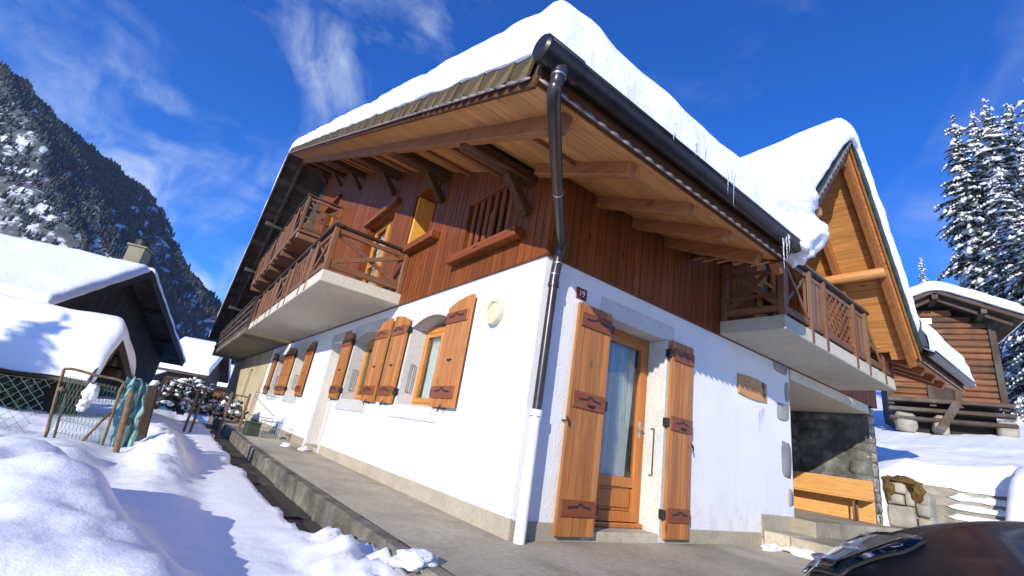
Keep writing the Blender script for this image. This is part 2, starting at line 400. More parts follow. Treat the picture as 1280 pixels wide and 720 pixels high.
# ================================================================== GROUND
SL = 0.4325                                                   # main roof pitch
def Zt(y): return 3.36 + SL * (y + 1.44) if y <= 16 else 10.903 - 0.5346 * (y - 16)
def Zs(y): return Zt(y) - 0.18
def xv(y): return -1.45 - 0.35 * (y + 1.44) / 17.44 if y <= 16 else -1.8 + 0.05 * (y - 16) / 13
def bumpg(x, y, cx, cy, rx, ry, h, rot=0.0):
    dx, dy = x - cx, y - cy; c, s = math.cos(rot), math.sin(rot)
    a = (dx * c + dy * s) / rx; b = (-dx * s + dy * c) / ry
    return h * math.exp(-(a * a + b * b))
def kerbx(y): return -1.2 - 0.06 * math.sin(y * 0.35)
def ground_z(x, y):
    n = fbm((x * 0.9, y * 0.9, 3.1), 4); nf = fbm((x * 5, y * 5, 1.7), 3)
    if x < 4 and (y > -2.2 or x < -1.3):
        z = -0.10 + 0.012 * n + 0.003 * nf - 0.004 * max(0, y)
        # left bank beside the lane
        ramp_ = sstep(-2.8, -3.6, x + 0.12 * n) * sstep(0, 2.5, y)
        z += ramp_ * (0.12 + 0.06 * n)
        d_ = (x + 2.60) * .952 + (y + 1.1) * .305 + .10 * n; t_ = -(x + 2.60) * .305 + (y + 1.1) * .952
        hb = lerp(.20, .36, sstep(-.6, 2.0, t_)) * sstep(-1.9, -.6, t_) * sstep(3.3, 2.3, t_)
        z += hb * math.exp(-(d_ / (.26 if d_ > 0 else 1.0)) ** 2) * (1 + .25 * fbm((x * 1.7, y * 1.7, 8), 3)) + .02 * nf * math.exp(-(d_ / .5) ** 2)
        z += bumpg(x, y, -4.1, .6, .5, .6, .10) + bumpg(x, y, -3.9, -.9, .35, .5, .07)
        z += bumpg(x, y, -3.3, 2.95, 0.22, 0.35, 0.10)
        z += bumpg(x, y, -2.55, 4.0, 0.30, 1.5, 0.22 + 0.10 * nf) + bumpg(x, y, -2.62, 7.0, 0.30, 2.5, 0.18 + 0.08 * nf)
        z += bumpg(x, y, -3.05, 12, 0.5, 4, 0.2)
        z += bumpg(x, y, -1.45, -0.15, 0.22, 0.55, 0.10 + 0.13 * nf)
        z += 0.03 * nf * sstep(1.5, 0.0, y) * sstep(-2.2, -1.6, x)
        z -= 0.035 * math.exp(-((x + 2.2) / 0.18) ** 2) * sstep(-1, 2, y)      # faint trodden lane
        far = sstep(-3.6, -7, x); z += far * 0.10 * n
        e = kerbx(y) - 0.24 - 0.10 * fbm((0, y * 1.6, 5), 3) - 0.10 + 0.42 * sstep(1.0, -0.2, y) - 0.03 * math.sin(y * 3)
        z -= 0.36 * sstep(e - 0.05, e + 0.07, x)
        z -= 0.5 * sstep(-0.9, 0.0, x)
        z -= 0.25 * sstep(16, 40, y)
        return z
    # right-hand hillside
    hill = 1.38 + 0.215 * (x - 9.7) + 0.06 * n + 0.02 * nf
    low = -0.10 + 0.05 * n + 0.03 * max(0, x - 4) * sstep(3, 10, x) + 0.17 * max(0, x - 13.2)
    k = max(sstep(-0.10, 0.12, y), sstep(11.75, 12.05, x) * sstep(-4.5, -2.5, y), sstep(-1.42, -1.75, y + .1 * n) * sstep(9.3, 11.2, x + .3 * n) * sstep(-4.5, -2.2, y))
    bank = bumpg(x, y, 11.6, -1.9, 0.9, 0.35, 0.22)
    z = lerp(low, hill, k) + bank * (1 - k * 0.5)
    return lerp(-0.6, z, sstep(9.4, 9.8, x)) if y > -1.2 else lerp(-0.012, z, sstep(4, 8, x)) - .1 * sstep(-2.2, -1.6, y) * sstep(9, 7, x)
def axis_pts(segs):
    r = []
    for a, b, st in segs:
        n = max(1, round((b - a) / st)); r += [a + (b - a) * i / n for i in range(n)]
    return r + [segs[-1][1]]
def grid_obj(name, xs, ys, fn, mt, smooth=True):
    mb = MB(); nx = len(xs); ny = len(ys)
    mb.v = [(x, y, fn(x, y)) for y in ys for x in xs]
    mb.f = [(j * nx + i, j * nx + i + 1, (j + 1) * nx + i + 1, (j + 1) * nx + i) for j in range(ny - 1) for i in range(nx - 1)]
    return mb.build(name, mt, None, smooth)
XS = axis_pts([(-60, -12, 3), (-12, -5, 0.4), (-5, -1.0, 0.05), (-1.0, 0, 0.25), (0, 9, 1.0), (9, 16, 0.14), (16, 30, 1.0), (30, 160, 8)])
YS = axis_pts([(-60, -6, 4), (-6, -2.6, 0.3), (-2.6, 5, 0.06), (5, 9, 0.12), (9, 20, 0.4), (20, 60, 2), (60, 140, 8)])
g = grid_obj('snowy_ground', XS, YS, ground_z, 'snow'); tag(g, 'snow covered ground around the chalet', kind='structure')
# far valley floor and hillside, out to the horizon
def far_z(x, y):
    return -0.9 + 0.25 * max(0, x - 12) * sstep(12, 30, x) * (1 if x < 400 else 1) + 1.5 * fbm((x * 0.01, y * 0.01, 0), 3)
XF = axis_pts([(-3000, -60, 140), (-60, 160, 20), (160, 600, 80), (600, 3000, 300)])
def far_z2(x, y):
    inside = sstep(70, 55, abs(x - 50) * 0.5) * sstep(75, 60, abs(y - 40) * 0.7)
    h = min(far_z(x, y), 90)
    return h - 2.5 * inside
fg = grid_obj('valley_floor', XF, axis_pts([(-3000, -100, 200), (-100, 200, 20), (200, 3000, 200)]), far_z2, 'snow'); tag(fg, kind='structure')

# patio, kerb, gutter channel
def patio():
    mb = MB(); ys = [-2.0 + i * 0.35 for i in range(54)]
    top = [(kerbx(y) + 0.14, y, 0.0) for y in ys]
    right = [(9.74, -2.0, 0.0)]
    for i in range(len(ys) - 1):
        a, b = top[i], top[i + 1]
        mb.add([a, (9.74 if b[1] <= 0.1 else 0.4, a[1], 0), (9.74 if b[1] <= 0.1 else 0.4, b[1], 0), b], [(0, 1, 2, 3)])
    o = mb.build('concrete_patio', 'concrete'); return tag(o, 'worn concrete walkway around the chalet', kind='structure')
pat = patio()
# kerb blocks along the lane side
y = -2.0; rnd = random.Random(3)
while y < 16.6:
    L = rnd.uniform(0.8, 1.15); a = kerbx(y); b = kerbx(y + L)
    mb = MB().beam((a + 0.07, y + 0.006, -0.196 + rnd.uniform(-.003, .004)), (b + 0.07, y + L - 0.006, -0.196 + rnd.uniform(-.003, .004)), 0.14, 0.40, ch=0.018)
    mb.build('kerb_block', 'kerb', pat); y += L
y = 0.0
ch = grid_obj('gutter_channel', [-1.75, -1.6, -1.4, -1.3, -1.15], axis_pts([(-1.0, 16, 0.4)]), lambda x, y: -0.225 + 0.012 * fbm((x * 4, y * 4, 0), 3), 'asphalt'); tag(ch, 'wet dark drainage channel between snow and kerb', kind='structure')
for i in range(15):
    yy = 0.6 + i * 0.95 + rnd.uniform(-.1, .1)
    MB().abox((-1.68, yy, -0.25), (-1.23, yy + 0.88, -0.205 + rnd.uniform(-.006, .006)), 0.012).build('channel_slab', 'asphalt', ch)

# ================================================================== CHALET
chalet = thing('chalet', 'large white chalet with brown timber upper storey and snow laden roof', 'house')
def W(side):
    return (lambda a, z, d: (-d, a, z)) if side == 'L' else (lambda a, z, d: (a, -d, z))
def wbox(mb, side, a0, a1, z0, z1, d0, d1, ch=0.004):
    w = W(side); p = w(a0, z0, d0); q = w(a1, z1, d1)
    return mb.abox([min(i, j) for i, j in zip(p, q)], [max(i, j) for i, j in zip(p, q)], ch)
def wprism(mb, side, poly, d0, d1):
    w = W(side); return mb.prism([w(a, z, d0) for a, z in poly], Vector(w(0, 0, d1)) - Vector(w(0, 0, d0)))
def holed(side, a0, a1, z0, z1, holes, depth, step=None):
    """front face of a wall with rectangular holes and their reveals"""
    w = W(side); As = sorted({a0, a1, *[h[0] for h in holes], *[h[1] for h in holes]}); Z = sorted({z0, z1, *[h[2] for h in holes], *[h[3] for h in holes]})
    mb = MB()
    for i in range(len(As) - 1):
        for j in range(len(Z) - 1):
            ca, cz = (As[i] + As[i + 1]) / 2, (Z[j] + Z[j + 1]) / 2
            if any(h[0] < ca < h[1] and h[2] < cz < h[3] for h in holes): continue
            mb.add([w(As[i], Z[j], 0), w(As[i + 1], Z[j], 0), w(As[i + 1], Z[j + 1], 0), w(As[i], Z[j + 1], 0)], [(0, 1, 2, 3) if side == 'R' else (3, 2, 1, 0)])
    for h in holes:
        c = [(h[0], h[2]), (h[1], h[2]), (h[1], h[3]), (h[0], h[3])]
        for i in range(4):
            p, q = c[i], c[(i + 1) % 4]
            mb.add([w(*p, 0), w(*q, 0), w(*q, -depth), w(*p, -depth)], [(0, 1, 2, 3)])
    return mb
WH = 2.75
WINS = [(1.90, 3.16), (4.56, 5.94), (9.85, 11.35), (12.75, 14.25)]          # arched windows on the lane side
DOORL = (6.55, 7.62)
holesL = [(a, b, 1.08, 2.40) for a, b in WINS] + [(DOORL[0], DOORL[1], 0.0, 2.36)]
wl = holed('L', 0, 16.0, 0, WH + 0.03, holesL, 0.34); o = wl.build('wall', 'plaster', chalet); o['label'] = 'white plaster wall with arched windows'
DOORR = (1.03, 2.15)
wr = holed('R', 0, 5.6, 0, WH + 0.03, [(DOORR[0], DOORR[1], 0.0, 2.37)], 0.36)
wr.add([(5.6, 0, 0), (5.6, 3.2, 0), (5.6, 3.2, WH), (5.6, 0, WH)], [(3, 2, 1, 0)])
o = wr.build('wall', 'plaster', chalet)
# old neighbouring half of the house under the same roof
o = holed('L', 16.0, 28.6, -0.4, WH + 0.03, [(20.0, 21.0, 0.9, 2.1), (24.5, 25.6, -0.4, 1.8)], 0.3).build('wall', 'beige', chalet); o['label'] = 'stained beige rendered wall of the older half'
for a0, a1, z0, z1 in ((20.0, 21.0, 0.9, 2.1), (24.5, 25.6, -0.4, 1.8)):
    wbox(MB(), 'L', a0, a1, z0, z1, -0.25, -0.2).build('window', 'old_z', chalet)
MB().box((0.9, 0.9, -0.3), (5.3, 28.0, 2.7)).build('room_core', 'dark', chalet)
# plinth: a proud band, pieces butted
pl = [('L', -0.015, DOORL[0] - 0.16), ('L', DOORL[1] + 0.16, 16.0)]
for sd, a0, a1 in pl: wbox(MB(), sd, a0, a1, -0.05, 0.17, -0.02, 0.016, 0.006).build('plinth', 'plinth', chalet)
wbox(MB(), 'R', 0.001, 0.90, -0.05, 0.155, -0.02, 0.016, 0.006).build('plinth', 'plinth', chalet)
wbox(MB(), 'R', 2.29, 4.52, -0.05, 0.155, -0.02, 0.016, 0.006).build('plinth', 'plinth', chalet)
wbox(MB(), 'R', 4.522, 5.42, 0.1, 0.40, -0.02, 0.018, 0.006).build('plinth', 'plinth', chalet)

# ---- windows on the lane side
def arch_window(a0, a1, z0, z1, detailed=True):
    r = 0.14; w = W('L'); ca = (a0 + a1) / 2; hw = (a1 - a0) / 2
    win = part('window', chalet)
    def az(a): return z1 - r * ((a - ca) / hw) ** 2
    # lintel fills the corners above the arch
    pts = [(a0 + (a1 - a0) * i / 12) for i in range(13)]
    mb = MB()
    for i in range(12):
        wprism(mb, 'L', [(pts[i], az(pts[i])), (pts[i + 1], az(pts[i + 1])), (pts[i + 1], z1 + 0.002), (pts[i], z1 + 0.002)], -0.335, -0.002)
    mb.build('lintel', 'surround', win)
    # flat cement surround
    sw = 0.16
    wbox(MB(), 'L', a0 - sw, a0 + 0.002, z0, z1 - 0.005, -0.02, 0.010).build('surround', 'surround', win)
    wbox(MB(), 'L', a1 - 0.002, a1 + sw, z0, z1 - 0.005, -0.02, 0.010).build('surround', 'surround', win)
    mb = MB()
    for i in range(12):
        wprism(mb, 'L', [(pts[i], az(pts[i])), (pts[i + 1], az(pts[i + 1])), (pts[i + 1], z1 + 0.20), (pts[i], z1 + 0.20)], -0.02, 0.010)
    wprism(mb, 'L', [(a0 - sw, z1 - 0.004), (a0, z1 - 0.004), (a0, z1 + 0.20), (a0 - sw, z1 + 0.20)], -0.02, 0.010)
    wprism(mb, 'L', [(a1, z1 - 0.004), (a1 + sw, z1 - 0.004), (a1 + sw, z1 + 0.20), (a1, z1 + 0.20)], -0.02, 0.010)
    mb.build('surround', 'surround', win)
    wbox(MB(), 'L', a0 - sw, a1 + sw, z0 - 0.19, z0 - 0.002, -0.02, 0.022, 0.006).build('sill', 'surround', win)
    mb = MB(); wprism(mb, 'L', [(a0, z0), (a1, z0), (a1, z0 + 0.012), (a0, z0 + 0.012)], -0.33, 0.02); mb.build('sill', 'surround', win)
    # reveal skins in cement
    for s_, a in ((1, a0), (-1, a1)): wbox(MB(), 'L', min(a, a + s_ * 0.008), max(a, a + s_ * 0.008), z0 + 0.013, z1 - r - 0.002, -0.33, -0.001, 0.002).build('reveal', 'surround', win)
    # frame, two sashes
    d = -0.25; fr = 0.055; zt = z1 - r * 0.15
    wbox(MB(), 'L', a0 + 0.01, a0 + 0.01 + fr, z0 + 0.013, zt, d - .06, d).build('frame', 'frame', win)
    wbox(MB(), 'L', a1 - 0.01 - fr, a1 - 0.01, z0 + 0.013, zt, d - .06, d).build('frame', 'frame', win)
    wbox(MB(), 'L', a0 + .012 + fr, a1 - .012 - fr, z0 + 0.013, z0 + 0.013 + fr, d - .06, d).build('frame', 'frame', win)
    wbox(MB(), 'L', a0 + .012 + fr, a1 - .012 - fr, zt - fr - .10, zt - .06, d - .06, d).build('frame', 'frame', win)
    for k in range(2):
        b0 = a0 + .014 + fr + k * (hw - fr - .014); b1 = b0 + hw - fr - .016
        zb0 = z0 + .07; zb1 = zt - .165; s_ = 0.06
        wbox(MB(), 'L', b0, b0 + s_, zb0, zb1, d - .055, d + .012).build('sash', 'frame', win)
        wbox(MB(), 'L', b1 - s_, b1, zb0, zb1, d - .055, d + .012).build('sash', 'frame', win)
        wbox(MB(), 'L', b0 + s_, b1 - s_, zb0, zb0 + .07, d - .055, d + .010).build('sash', 'frame', win)
        wbox(MB(), 'L', b0 + s_, b1 - s_, zb1 - .06, zb1, d - .055, d + .010).build('sash', 'frame', win)
        wbox(MB(), 'L', b0 + s_, b1 - s_, zb0 + .07, zb1 - .06, d - .03, d - .024, 0.001).build('pane', 'glass', win)
    n = 40; mb = MB(); vs = []
    for i in range(n + 1):
        a = a0 + .05 + (a1 - a0 - .1) * i / n; dd = d - .12 - .025 * math.sin(i * 1.3)
        vs += [w(a, z0 + .03, dd), w(a, z1 - .05, dd)]
    mb.add(vs, [(2 * i, 2 * i + 1, 2 * i + 3, 2 * i + 2) for i in range(n)]); mb.build('curtain', 'curtain', win, True)
    # thin grille rod standing in the reveal
    mb = MB(); q4 = [w(a1 - .03, z0 + zz_, dd_) for zz_, dd_ in ((.2, -.10), (.62, -.10), (.62, -.17), (.2, -.17))]
    for k in range(4): mb.tube([q4[k], q4[(k + 1) % 4]], 0.005, 6)
    mb.build('shutter_stay', 'iron', win)
for a0, a1 in WINS: arch_window(a0, a1, 1.08, 2.40)

# ornament of the shutter battens: a little mountain skyline in black iron
def ornament(side, ca, cz, wdt, d):
    prof = [(-1, 0), (-.8, .10), (-.62, .02), (-.42, .22), (-.28, .10), (-.1, .45), (0, .75), (.1, .5), (.2, .62), (.34, .15), (.5, .24), (.7, .04), (.85, .10), (1, 0)]
    mb = MB(); h = 0.055 * wdt / 0.3
    for i in range(len(prof) - 1):
        (x0, y0), (x1, y1) = prof[i], prof[i + 1]; t0 = 0.16 if i else 0.04
        wprism(mb, side, [(ca + x0 * wdt / 2, cz + (y0 - .16) * h), (ca + x1 * wdt / 2, cz + (y1 - .16) * h), (ca + x1 * wdt / 2, cz + (y1 + .16) * h), (ca + x0 * wdt / 2, cz + (y0 + .16) * h)], d, d + .004)
    return mb
def shutter(side, a0, a1, z0, zh, zf, hinge_lo, nb, battens, scroll=None):
    """a0<a1; zh height at hinge edge, zf at the free edge; hinge_lo: hinge on the a0 side"""
    sh = part('shutter', chalet); rn = random.Random(int(a0 * 1000) + (1 if side == 'L' else 2))
    d0, d1 = 0.045, 0.082; g = 0.0022; bw = (a1 - a0) / nb
    def zt(a):
        s_ = (a - a0) / (a1 - a0); s_ = s_ if hinge_lo else 1 - s_
        return zh + (zf - zh) * (1 - (1 - s_) ** 2)
    for i in range(nb):
        b0 = a0 + i * bw + g; b1 = a0 + (i + 1) * bw - g; bm = (b0 + b1) / 2; c = 0.004; mb = MB()
        poly = [(b0, z0), (b1, z0), (b1, zt(b1)), (bm, zt(bm)), (b0, zt(b0))]
        wprism(mb, side, poly, d0, d1 - c)
        wprism(mb, side, [(b0 + c, z0 + .001), (b1 - c, z0 + .001), (b1 - c, zt(b1 - c) - .002), (bm, zt(bm) - .002), (b0 + c, zt(b0 + c) - .002)], d1 - c + .0002, d1 + rn.uniform(-.001, .001))
        mb.build('board', 'shut', sh)
    bm_ = 'batten_y' if side == 'L' else 'batten_x'
    for bz, bh in battens:
        wbox(MB(), side, a0 + .028, a1 - .010, bz - bh / 2, bz + bh / 2, d1 + .0015, d1 + .018, 0.005).build('batten', bm_, sh)
        ornament(side, (a0 + a1) / 2 + .01, bz + .005, (a1 - a0) * .62, d1 + .0185).build('ornament', 'iron', sh)
        ha = a0 - .02 if hinge_lo else a1 + .02
        mb = MB(); wbox(mb, side, ha - .022, ha + .022, bz - .05, bz + .05, .012, d1 + .004, .004); mb.build('hinge', 'iron', sh)
    if scroll:
        sz, kind_ = scroll; ca = (a0 + a1) / 2 + (.03 if side == 'R' else 0); mb = MB()
        pts = []
        for i in range(9):
            s_ = -1 + i / 4; pts.append(W(side)(ca + s_ * .055, sz + .016 * abs(s_) ** 1.5 + .006 * math.sin(s_ * 9), d1 + (.026 if kind_ == 'b' else .008)))
        mb.tube(pts, [.006, .010, .012, .013, .014, .013, .012, .010, .006], 6); mb.build('handle', 'iron', sh)
    # shutter dog at the foot
    fa = (a0 + a1) / 2 if side == 'L' else (a0 - .004 if not hinge_lo else a1 + .004); fz = z0 - .012 if side == 'L' else z0 + 1.05
    w = W(side); mb = MB()
    mb.tube([w(fa, fz, 0), w(fa, fz, d1 + .015)], .008, 6); mb.tube([w(fa - .03, fz + .045, d1 + .015), w(fa, fz, d1 + .018), w(fa + .022, fz - .05, d1 + .015)], [.005, .013, .006], 6)
    mb.build('shutter_dog', 'iron', sh)
    return sh
for i, (a0, a1) in enumerate(WINS):
    sw = 0.60 if i < 2 else 0.66
    bat = [(1.26, .15), (2.235, .15)]
    shutter('L', a0 - .02 - sw, a0 - .02, 1.08, 2.39, 2.51, False, 4, bat, (1.66, 'a'))
    shutter('L', a1 + .02, a1 + .02 + sw, 1.08, 2.39, 2.51, True, 4, bat, (1.66, 'a'))
bat = [(.305, .15), (1.335, .17), (2.19, .16)]
shutter('R', .485, 1.005, .055, 2.365, 2.365, False, 5, bat, (1.285, 'b'))
shutter('R', 2.165, 2.64, .055, 2.365, 2.365, True, 5, bat, (1.285, 'b'))

# ---- glazed door, patio side
def door_r():
    dr = part('door', chalet); x0, x1 = DOORR; d = -0.26
    for s_, a, b in ((0, x0 - .15, x0 + .002), (1, x1 - .002, x1 + .14)):
        wbox(MB(), 'R', a, b, 0.0, 2.372, -0.02, 0.012).build('surround', 'surround', dr)
    wbox(MB(), 'R', x0 - .15, x1 + .14, 2.374, 2.57, -0.02, 0.012).build('surround', 'surround', dr)
    wbox(MB(), 'R', x0 + .001, x0 + .009, 0.1, 2.36, -.355, -.001, .002).build('reveal', 'surround', dr)
    wbox(MB(), 'R', x1 - .009, x1 - .001, 0.1, 2.36, -.355, -.001, .002).build('reveal', 'surround', dr)
    wbox(MB(), 'R', x0 + .01, x1 - .01, 2.361, 2.369, -.355, -.001, .002).build('reveal', 'surround', dr)
    wbox(MB(), 'R', x0 + .002, x1 - .002, -.05, .09, -.36, .014, .01).build('threshold', 'concrete', dr)
    f = .07
    wbox(MB(), 'R', x0 + .012, x0 + .012 + f, .092, 2.355, d - .07, d).build('frame', 'frame_red', dr)
    wbox(MB(), 'R', x1 - .012 - f, x1 - .012, .092, 2.355, d - .07, d).build('frame', 'frame_red', dr)
    wbox(MB(), 'R', x0 + .014 + f, x1 - .014 - f, 2.355 - f, 2.355, d - .07, d).build('frame', 'frame_red', dr)
    wbox(MB(), 'R', x0 + .012, x1 - .012, .092, .145, d + .002, d + .06, .015).build('weather_bar', 'frame_red', dr)
    b0, b1 = x0 + .016 + f, x1 - .016 - f; zb = .15; zt = 2.355 - f - .004
    wbox(MB(), 'R', b0, b0 + .085, zb, zt, d - .06, d + .012).build('stile', 'frame_red', dr)
    wbox(MB(), 'R', b1 - .085, b1, zb, zt, d - .06, d + .012).build('stile', 'frame_red', dr)
    wbox(MB(), 'R', b0 + .085, b1 - .085, zb, zb + .11, d - .06, d + .010).build('rail', 'frame_red', dr)
    wbox(MB(), 'R', b0 + .085, b1 - .085, .52, .63, d - .06, d + .010).build('rail', 'frame_red', dr)
    wbox(MB(), 'R', b0 + .085, b1 - .085, zt - .085, zt, d - .06, d + .010).build('rail', 'frame_red', dr)
    wbox(MB(), 'R', b0 + .087, b1 - .087, zb + .112, .518, d - .05, d - .022).build('panel', 'frame_red', dr)
    wbox(MB(), 'R', b0 + .13, b1 - .13, zb + .15, .48, d - .022, d + .001, .015).build('panel', 'frame_red', dr)
    wbox(MB(), 'R', b0 + .087, b1 - .087, .632, zt - .087, d - .03, d - .024, .001).build('pane', 'glass', dr)
    mb = MB(); n = 60; vs = []
    for i in range(n + 1):
        u = i / n; a = b0 + .33 + (b1 - b0 - .42) * u; bend = .12 * u
        dd = d - .10 - .03 * math.sin(i * .95) - .01 * math.sin(i * 2.3)
        for k, z in enumerate((.35, .9, 1.5, 2.28)): vs.append((a - bend * (1, .8, .2, 0)[k] * .6, -dd, z))
    mb.add(vs, [(4 * i + k, 4 * i + 4 + k, 4 * i + 5 + k, 4 * i + 1 + k) for i in range(n) for k in range(3)]); mb.build('curtain', 'curtain', dr, True)
    h = part_handle = MB(); w = W('R'); hx = b1 - .04
    wbox(h, 'R', hx - .02, hx + .02, 1.10, 1.30, d + .0125, d + .018, .003)
    h.tube([w(hx, 1.22, d + .018), w(hx, 1.22, d + .065), w(hx - .12, 1.215, d + .068)], .010, 8); h.build('handle', 'clamp', dr)
    rd = MB(); rd.tube([w(x1 - .035, 1.24, -.14), w(x1 - .035, 1.24, -.10), w(x1 - .035, .70, -.10), w(x1 - .035, .70, -.14)], .008, 6); rd.build('shutter_stay', 'iron', dr)
door_r()
# ---- pale recessed door on the lane side
dl = part('door', chalet); a0, a1 = DOORL
for a, b in ((a0 - .16, a0 + .002), (a1 - .002, a1 + .16)): wbox(MB(), 'L', a, b, 0, 2.362, -.02, .012).build('surround', 'surround', dl)
wbox(MB(), 'L', a0 - .16, a1 + .16, 2.364, 2.56, -.02, .012).build('surround', 'surround', dl)
wbox(MB(), 'L', a0 + .001, a0 + .009, 0.09, 2.355, -.33, -.001, .002).build('reveal', 'surround', dl)
wbox(MB(), 'L', a1 - .009, a1 - .001, 0.09, 2.355, -.33, -.001, .002).build('reveal', 'surround', dl)
wbox(MB(), 'L', a0 + .002, a1 - .002, -.05, .08, -.33, .03, .01).build('threshold', 'concrete', dl)
wbox(MB(), 'L', a0 + .01, a1 - .01, .082, 2.355, -.30, -.24).build('door_leaf', 'paledoor', dl)
for z0_, z1_ in ((.2, 1.0), (1.12, 2.2)): wbox(MB(), 'L', a0 + .16, a1 - .16, z0_, z1_, -.239, -.225, .01).build('panel', 'paledoor', dl)

# ---- rough quoin stones at the porch corner
rq = random.Random(5)
def blob_stone(c, r, n=0.18, seg=8, rings=6, seed=0, pw=.55):
    mb = MB(); vs = []; c = Vector(c)
    for i in range(rings + 1):
        th = math.pi * i / rings
        for j in range(seg):
            ph = 2 * math.pi * j / seg; dv = Vector((math.sin(th) * math.cos(ph), math.sin(th) * math.sin(ph), math.cos(th)))
            dv = Vector([math.copysign(abs(q) ** pw, q) for q in dv])
            k = 1 + n * fbm(dv * 1.3 + Vector((seed * 7.3, seed, 0)), 2)
            vs.append(c + Vector((dv.x * r[0], dv.y * r[1], dv.z * r[2])) * k)
    fs = [(i * seg + j, (i + 1) * seg + j, (i + 1) * seg + (j + 1) % seg, i * seg + (j + 1) % seg) for i in range(rings) for j in range(seg)]
    return mb.add(vs, fs)
for k, (u, v, wx, hz_) in enumerate([(977, 458, .30, .13), (987, 492, .10, .17), (978, 515, .26, .15), (984, 575, .20, .28), (986, 622, .10, .14)]):
    p = on(u, v, 'y', 0); blob_stone((5.60 - wx, .02, p.z), (wx, .034, hz_), seed=k).build('quoin_stone', 'stone', chalet, True)

# ---- timber cladding, board by board
def cladding(side, a0, a1, zlo, ztop, openings, width=0.135, mt='clad_z', d0=0.0, d1=0.045, seed=1):
    rn = random.Random(seed); a = a0
    while a < a1 - .02:
        b = min(a + width * rn.uniform(.9, 1.1), a1)
        if a1 - b < .05: b = a1
        segs = [(zlo, None)]
        cuts = sorted([(o_[2], o_[3]) for o_ in openings if o_[0] < (a + b) / 2 < o_[1]])
        z = zlo; parts = []
        for c0, c1 in cuts:
            if c0 > z + .03: parts.append((z, c0, False))
            z = c1
        parts.append((z, None, True))
        off = rn.uniform(-.0015, .0015); g = .0012
        for zz0, zz1, top in parts:
            t0, t1 = (ztop(a), ztop(b)) if top else (zz1, zz1)
            if min(t0, t1) - zz0 < .02: continue
            c = .006; mb = MB()
            wprism(mb, side, [(a + g, zz0), (b - g, zz0), (b - g, t1), (a + g, t0)], d0, d1 - c)
            wprism(mb, side, [(a + g + c, zz0 + .002), (b - g - c, zz0 + .002), (b - g - c, t1 - .002), (a + g + c, t0 - .002)], d1 - c + .0003, d1 + off)
            mb.build('plank', mt, chalet)
        a = b
OPL = [(.75, 1.97, 3.20, 4.05), (3.30, 4.38, 3.88, 5.12), (5.40, 7.25, 2.95, 5.28), (12.0, 13.7, 6.0, 7.9)]
cladding('L', -.045, 16.0, WH, lambda y: Zs(y) + .05, OPL, seed=2)
cladding('L', 16.0, 28.6, WH, lambda y: Zs(y) + .05, [], 0.2, 'old_z', seed=3)
DX, DZ, DSL = 4.65, 6.35, 1.19                                 # dormer gable: ridge x, ridge z at verge, pitch
def Dt(x): return DZ - DSL * abs(x - DX)
def topR(x): return max(Zs(0), Dt(x) - .22) + .05
cladding('R', .0025, 9.75, WH, topR, [(4.3, 5.6, 2.95, 4.9)], seed=4)
# end and core of the timber storey
MB().prism([(9.7, 0, WH), (9.7, 0, Zs(0)), (9.7, 16, Zs(16)), (9.7, 28.6, Zs(28.6)), (9.7, 28.6, WH)], (.05, 0, 0)).build('end_wall', 'clad_z', chalet)
MB().prism([(.5, .5, WH), (.5, .5, Zs(.5)), (.5, 16, Zs(16)), (.5, 28.3, Zs(28.3)), (.5, 28.3, WH)], (9.1, 0, 0)).build('wall_core', 'darkwood', chalet)
MB().box((0.0, 28.6, -.4), (9.75, 28.64, 4.0)).build('end_wall', 'beige', chalet)
MB().box((9.75, 3.2, 0), (9.79, 28.6, 2.75)).build('end_wall', 'beige', chalet)

def casing(side, a0, a1, z0, z1, name='window', depth=.45, jw=.07, mt='clad_z'):
    wn_ = part(name, chalet)
    for a, b in ((a0 - .002, a0 + .03), (a1 - .03, a1 + .002)): wbox(MB(), side, a, b, z0, z1, -depth, .052).build('jamb', mt, wn_)
    wbox(MB(), side, a0 + .031, a1 - .031, z1 - .03, z1, -depth, .052).build('head', mt, wn_)
    wbox(MB(), side, a0 + .031, a1 - .031, z0, z0 + .02, -depth, .02).build('base', mt, wn_)
    return wn_
# slatted opening nearest the corner
wo = casing('L', .75, 1.97, 3.20, 4.05)
wbox(MB(), 'L', .42, 2.06, 3.05, 3.17, .047, .20, .008).build('sill', 'clad_y', wo)
for i in range(6): wbox(MB(), 'L', .86 + i * .185, .95 + i * .185, 3.22, 4.03, -.02, .015).build('slat', 'clad_z', wo)
wbox(MB(), 'L', 1.79, 1.93, 3.22, 4.02, -.3, -.25).build('casement', 'orange', wo)
# open window with orange casement
wo = casing('L', 3.30, 4.38, 3.88, 5.12)
wbox(MB(), 'L', 2.82, 4.42, 3.72, 3.85, .047, .20, .008).build('sill', 'clad_y', wo)
wbox(MB(), 'L', 3.34, 3.39, 3.92, 5.05, -.44, -.02).build('lining', 'redwall', wo)
wbox(MB(), 'L', 4.28, 4.34, 3.92, 5.08, -.40, .01).build('casement', 'orange', wo)
wbox(MB(), 'L', 3.40, 4.27, 3.92, 5.05, -.43, -.40).build('panel', 'redwall', wo)
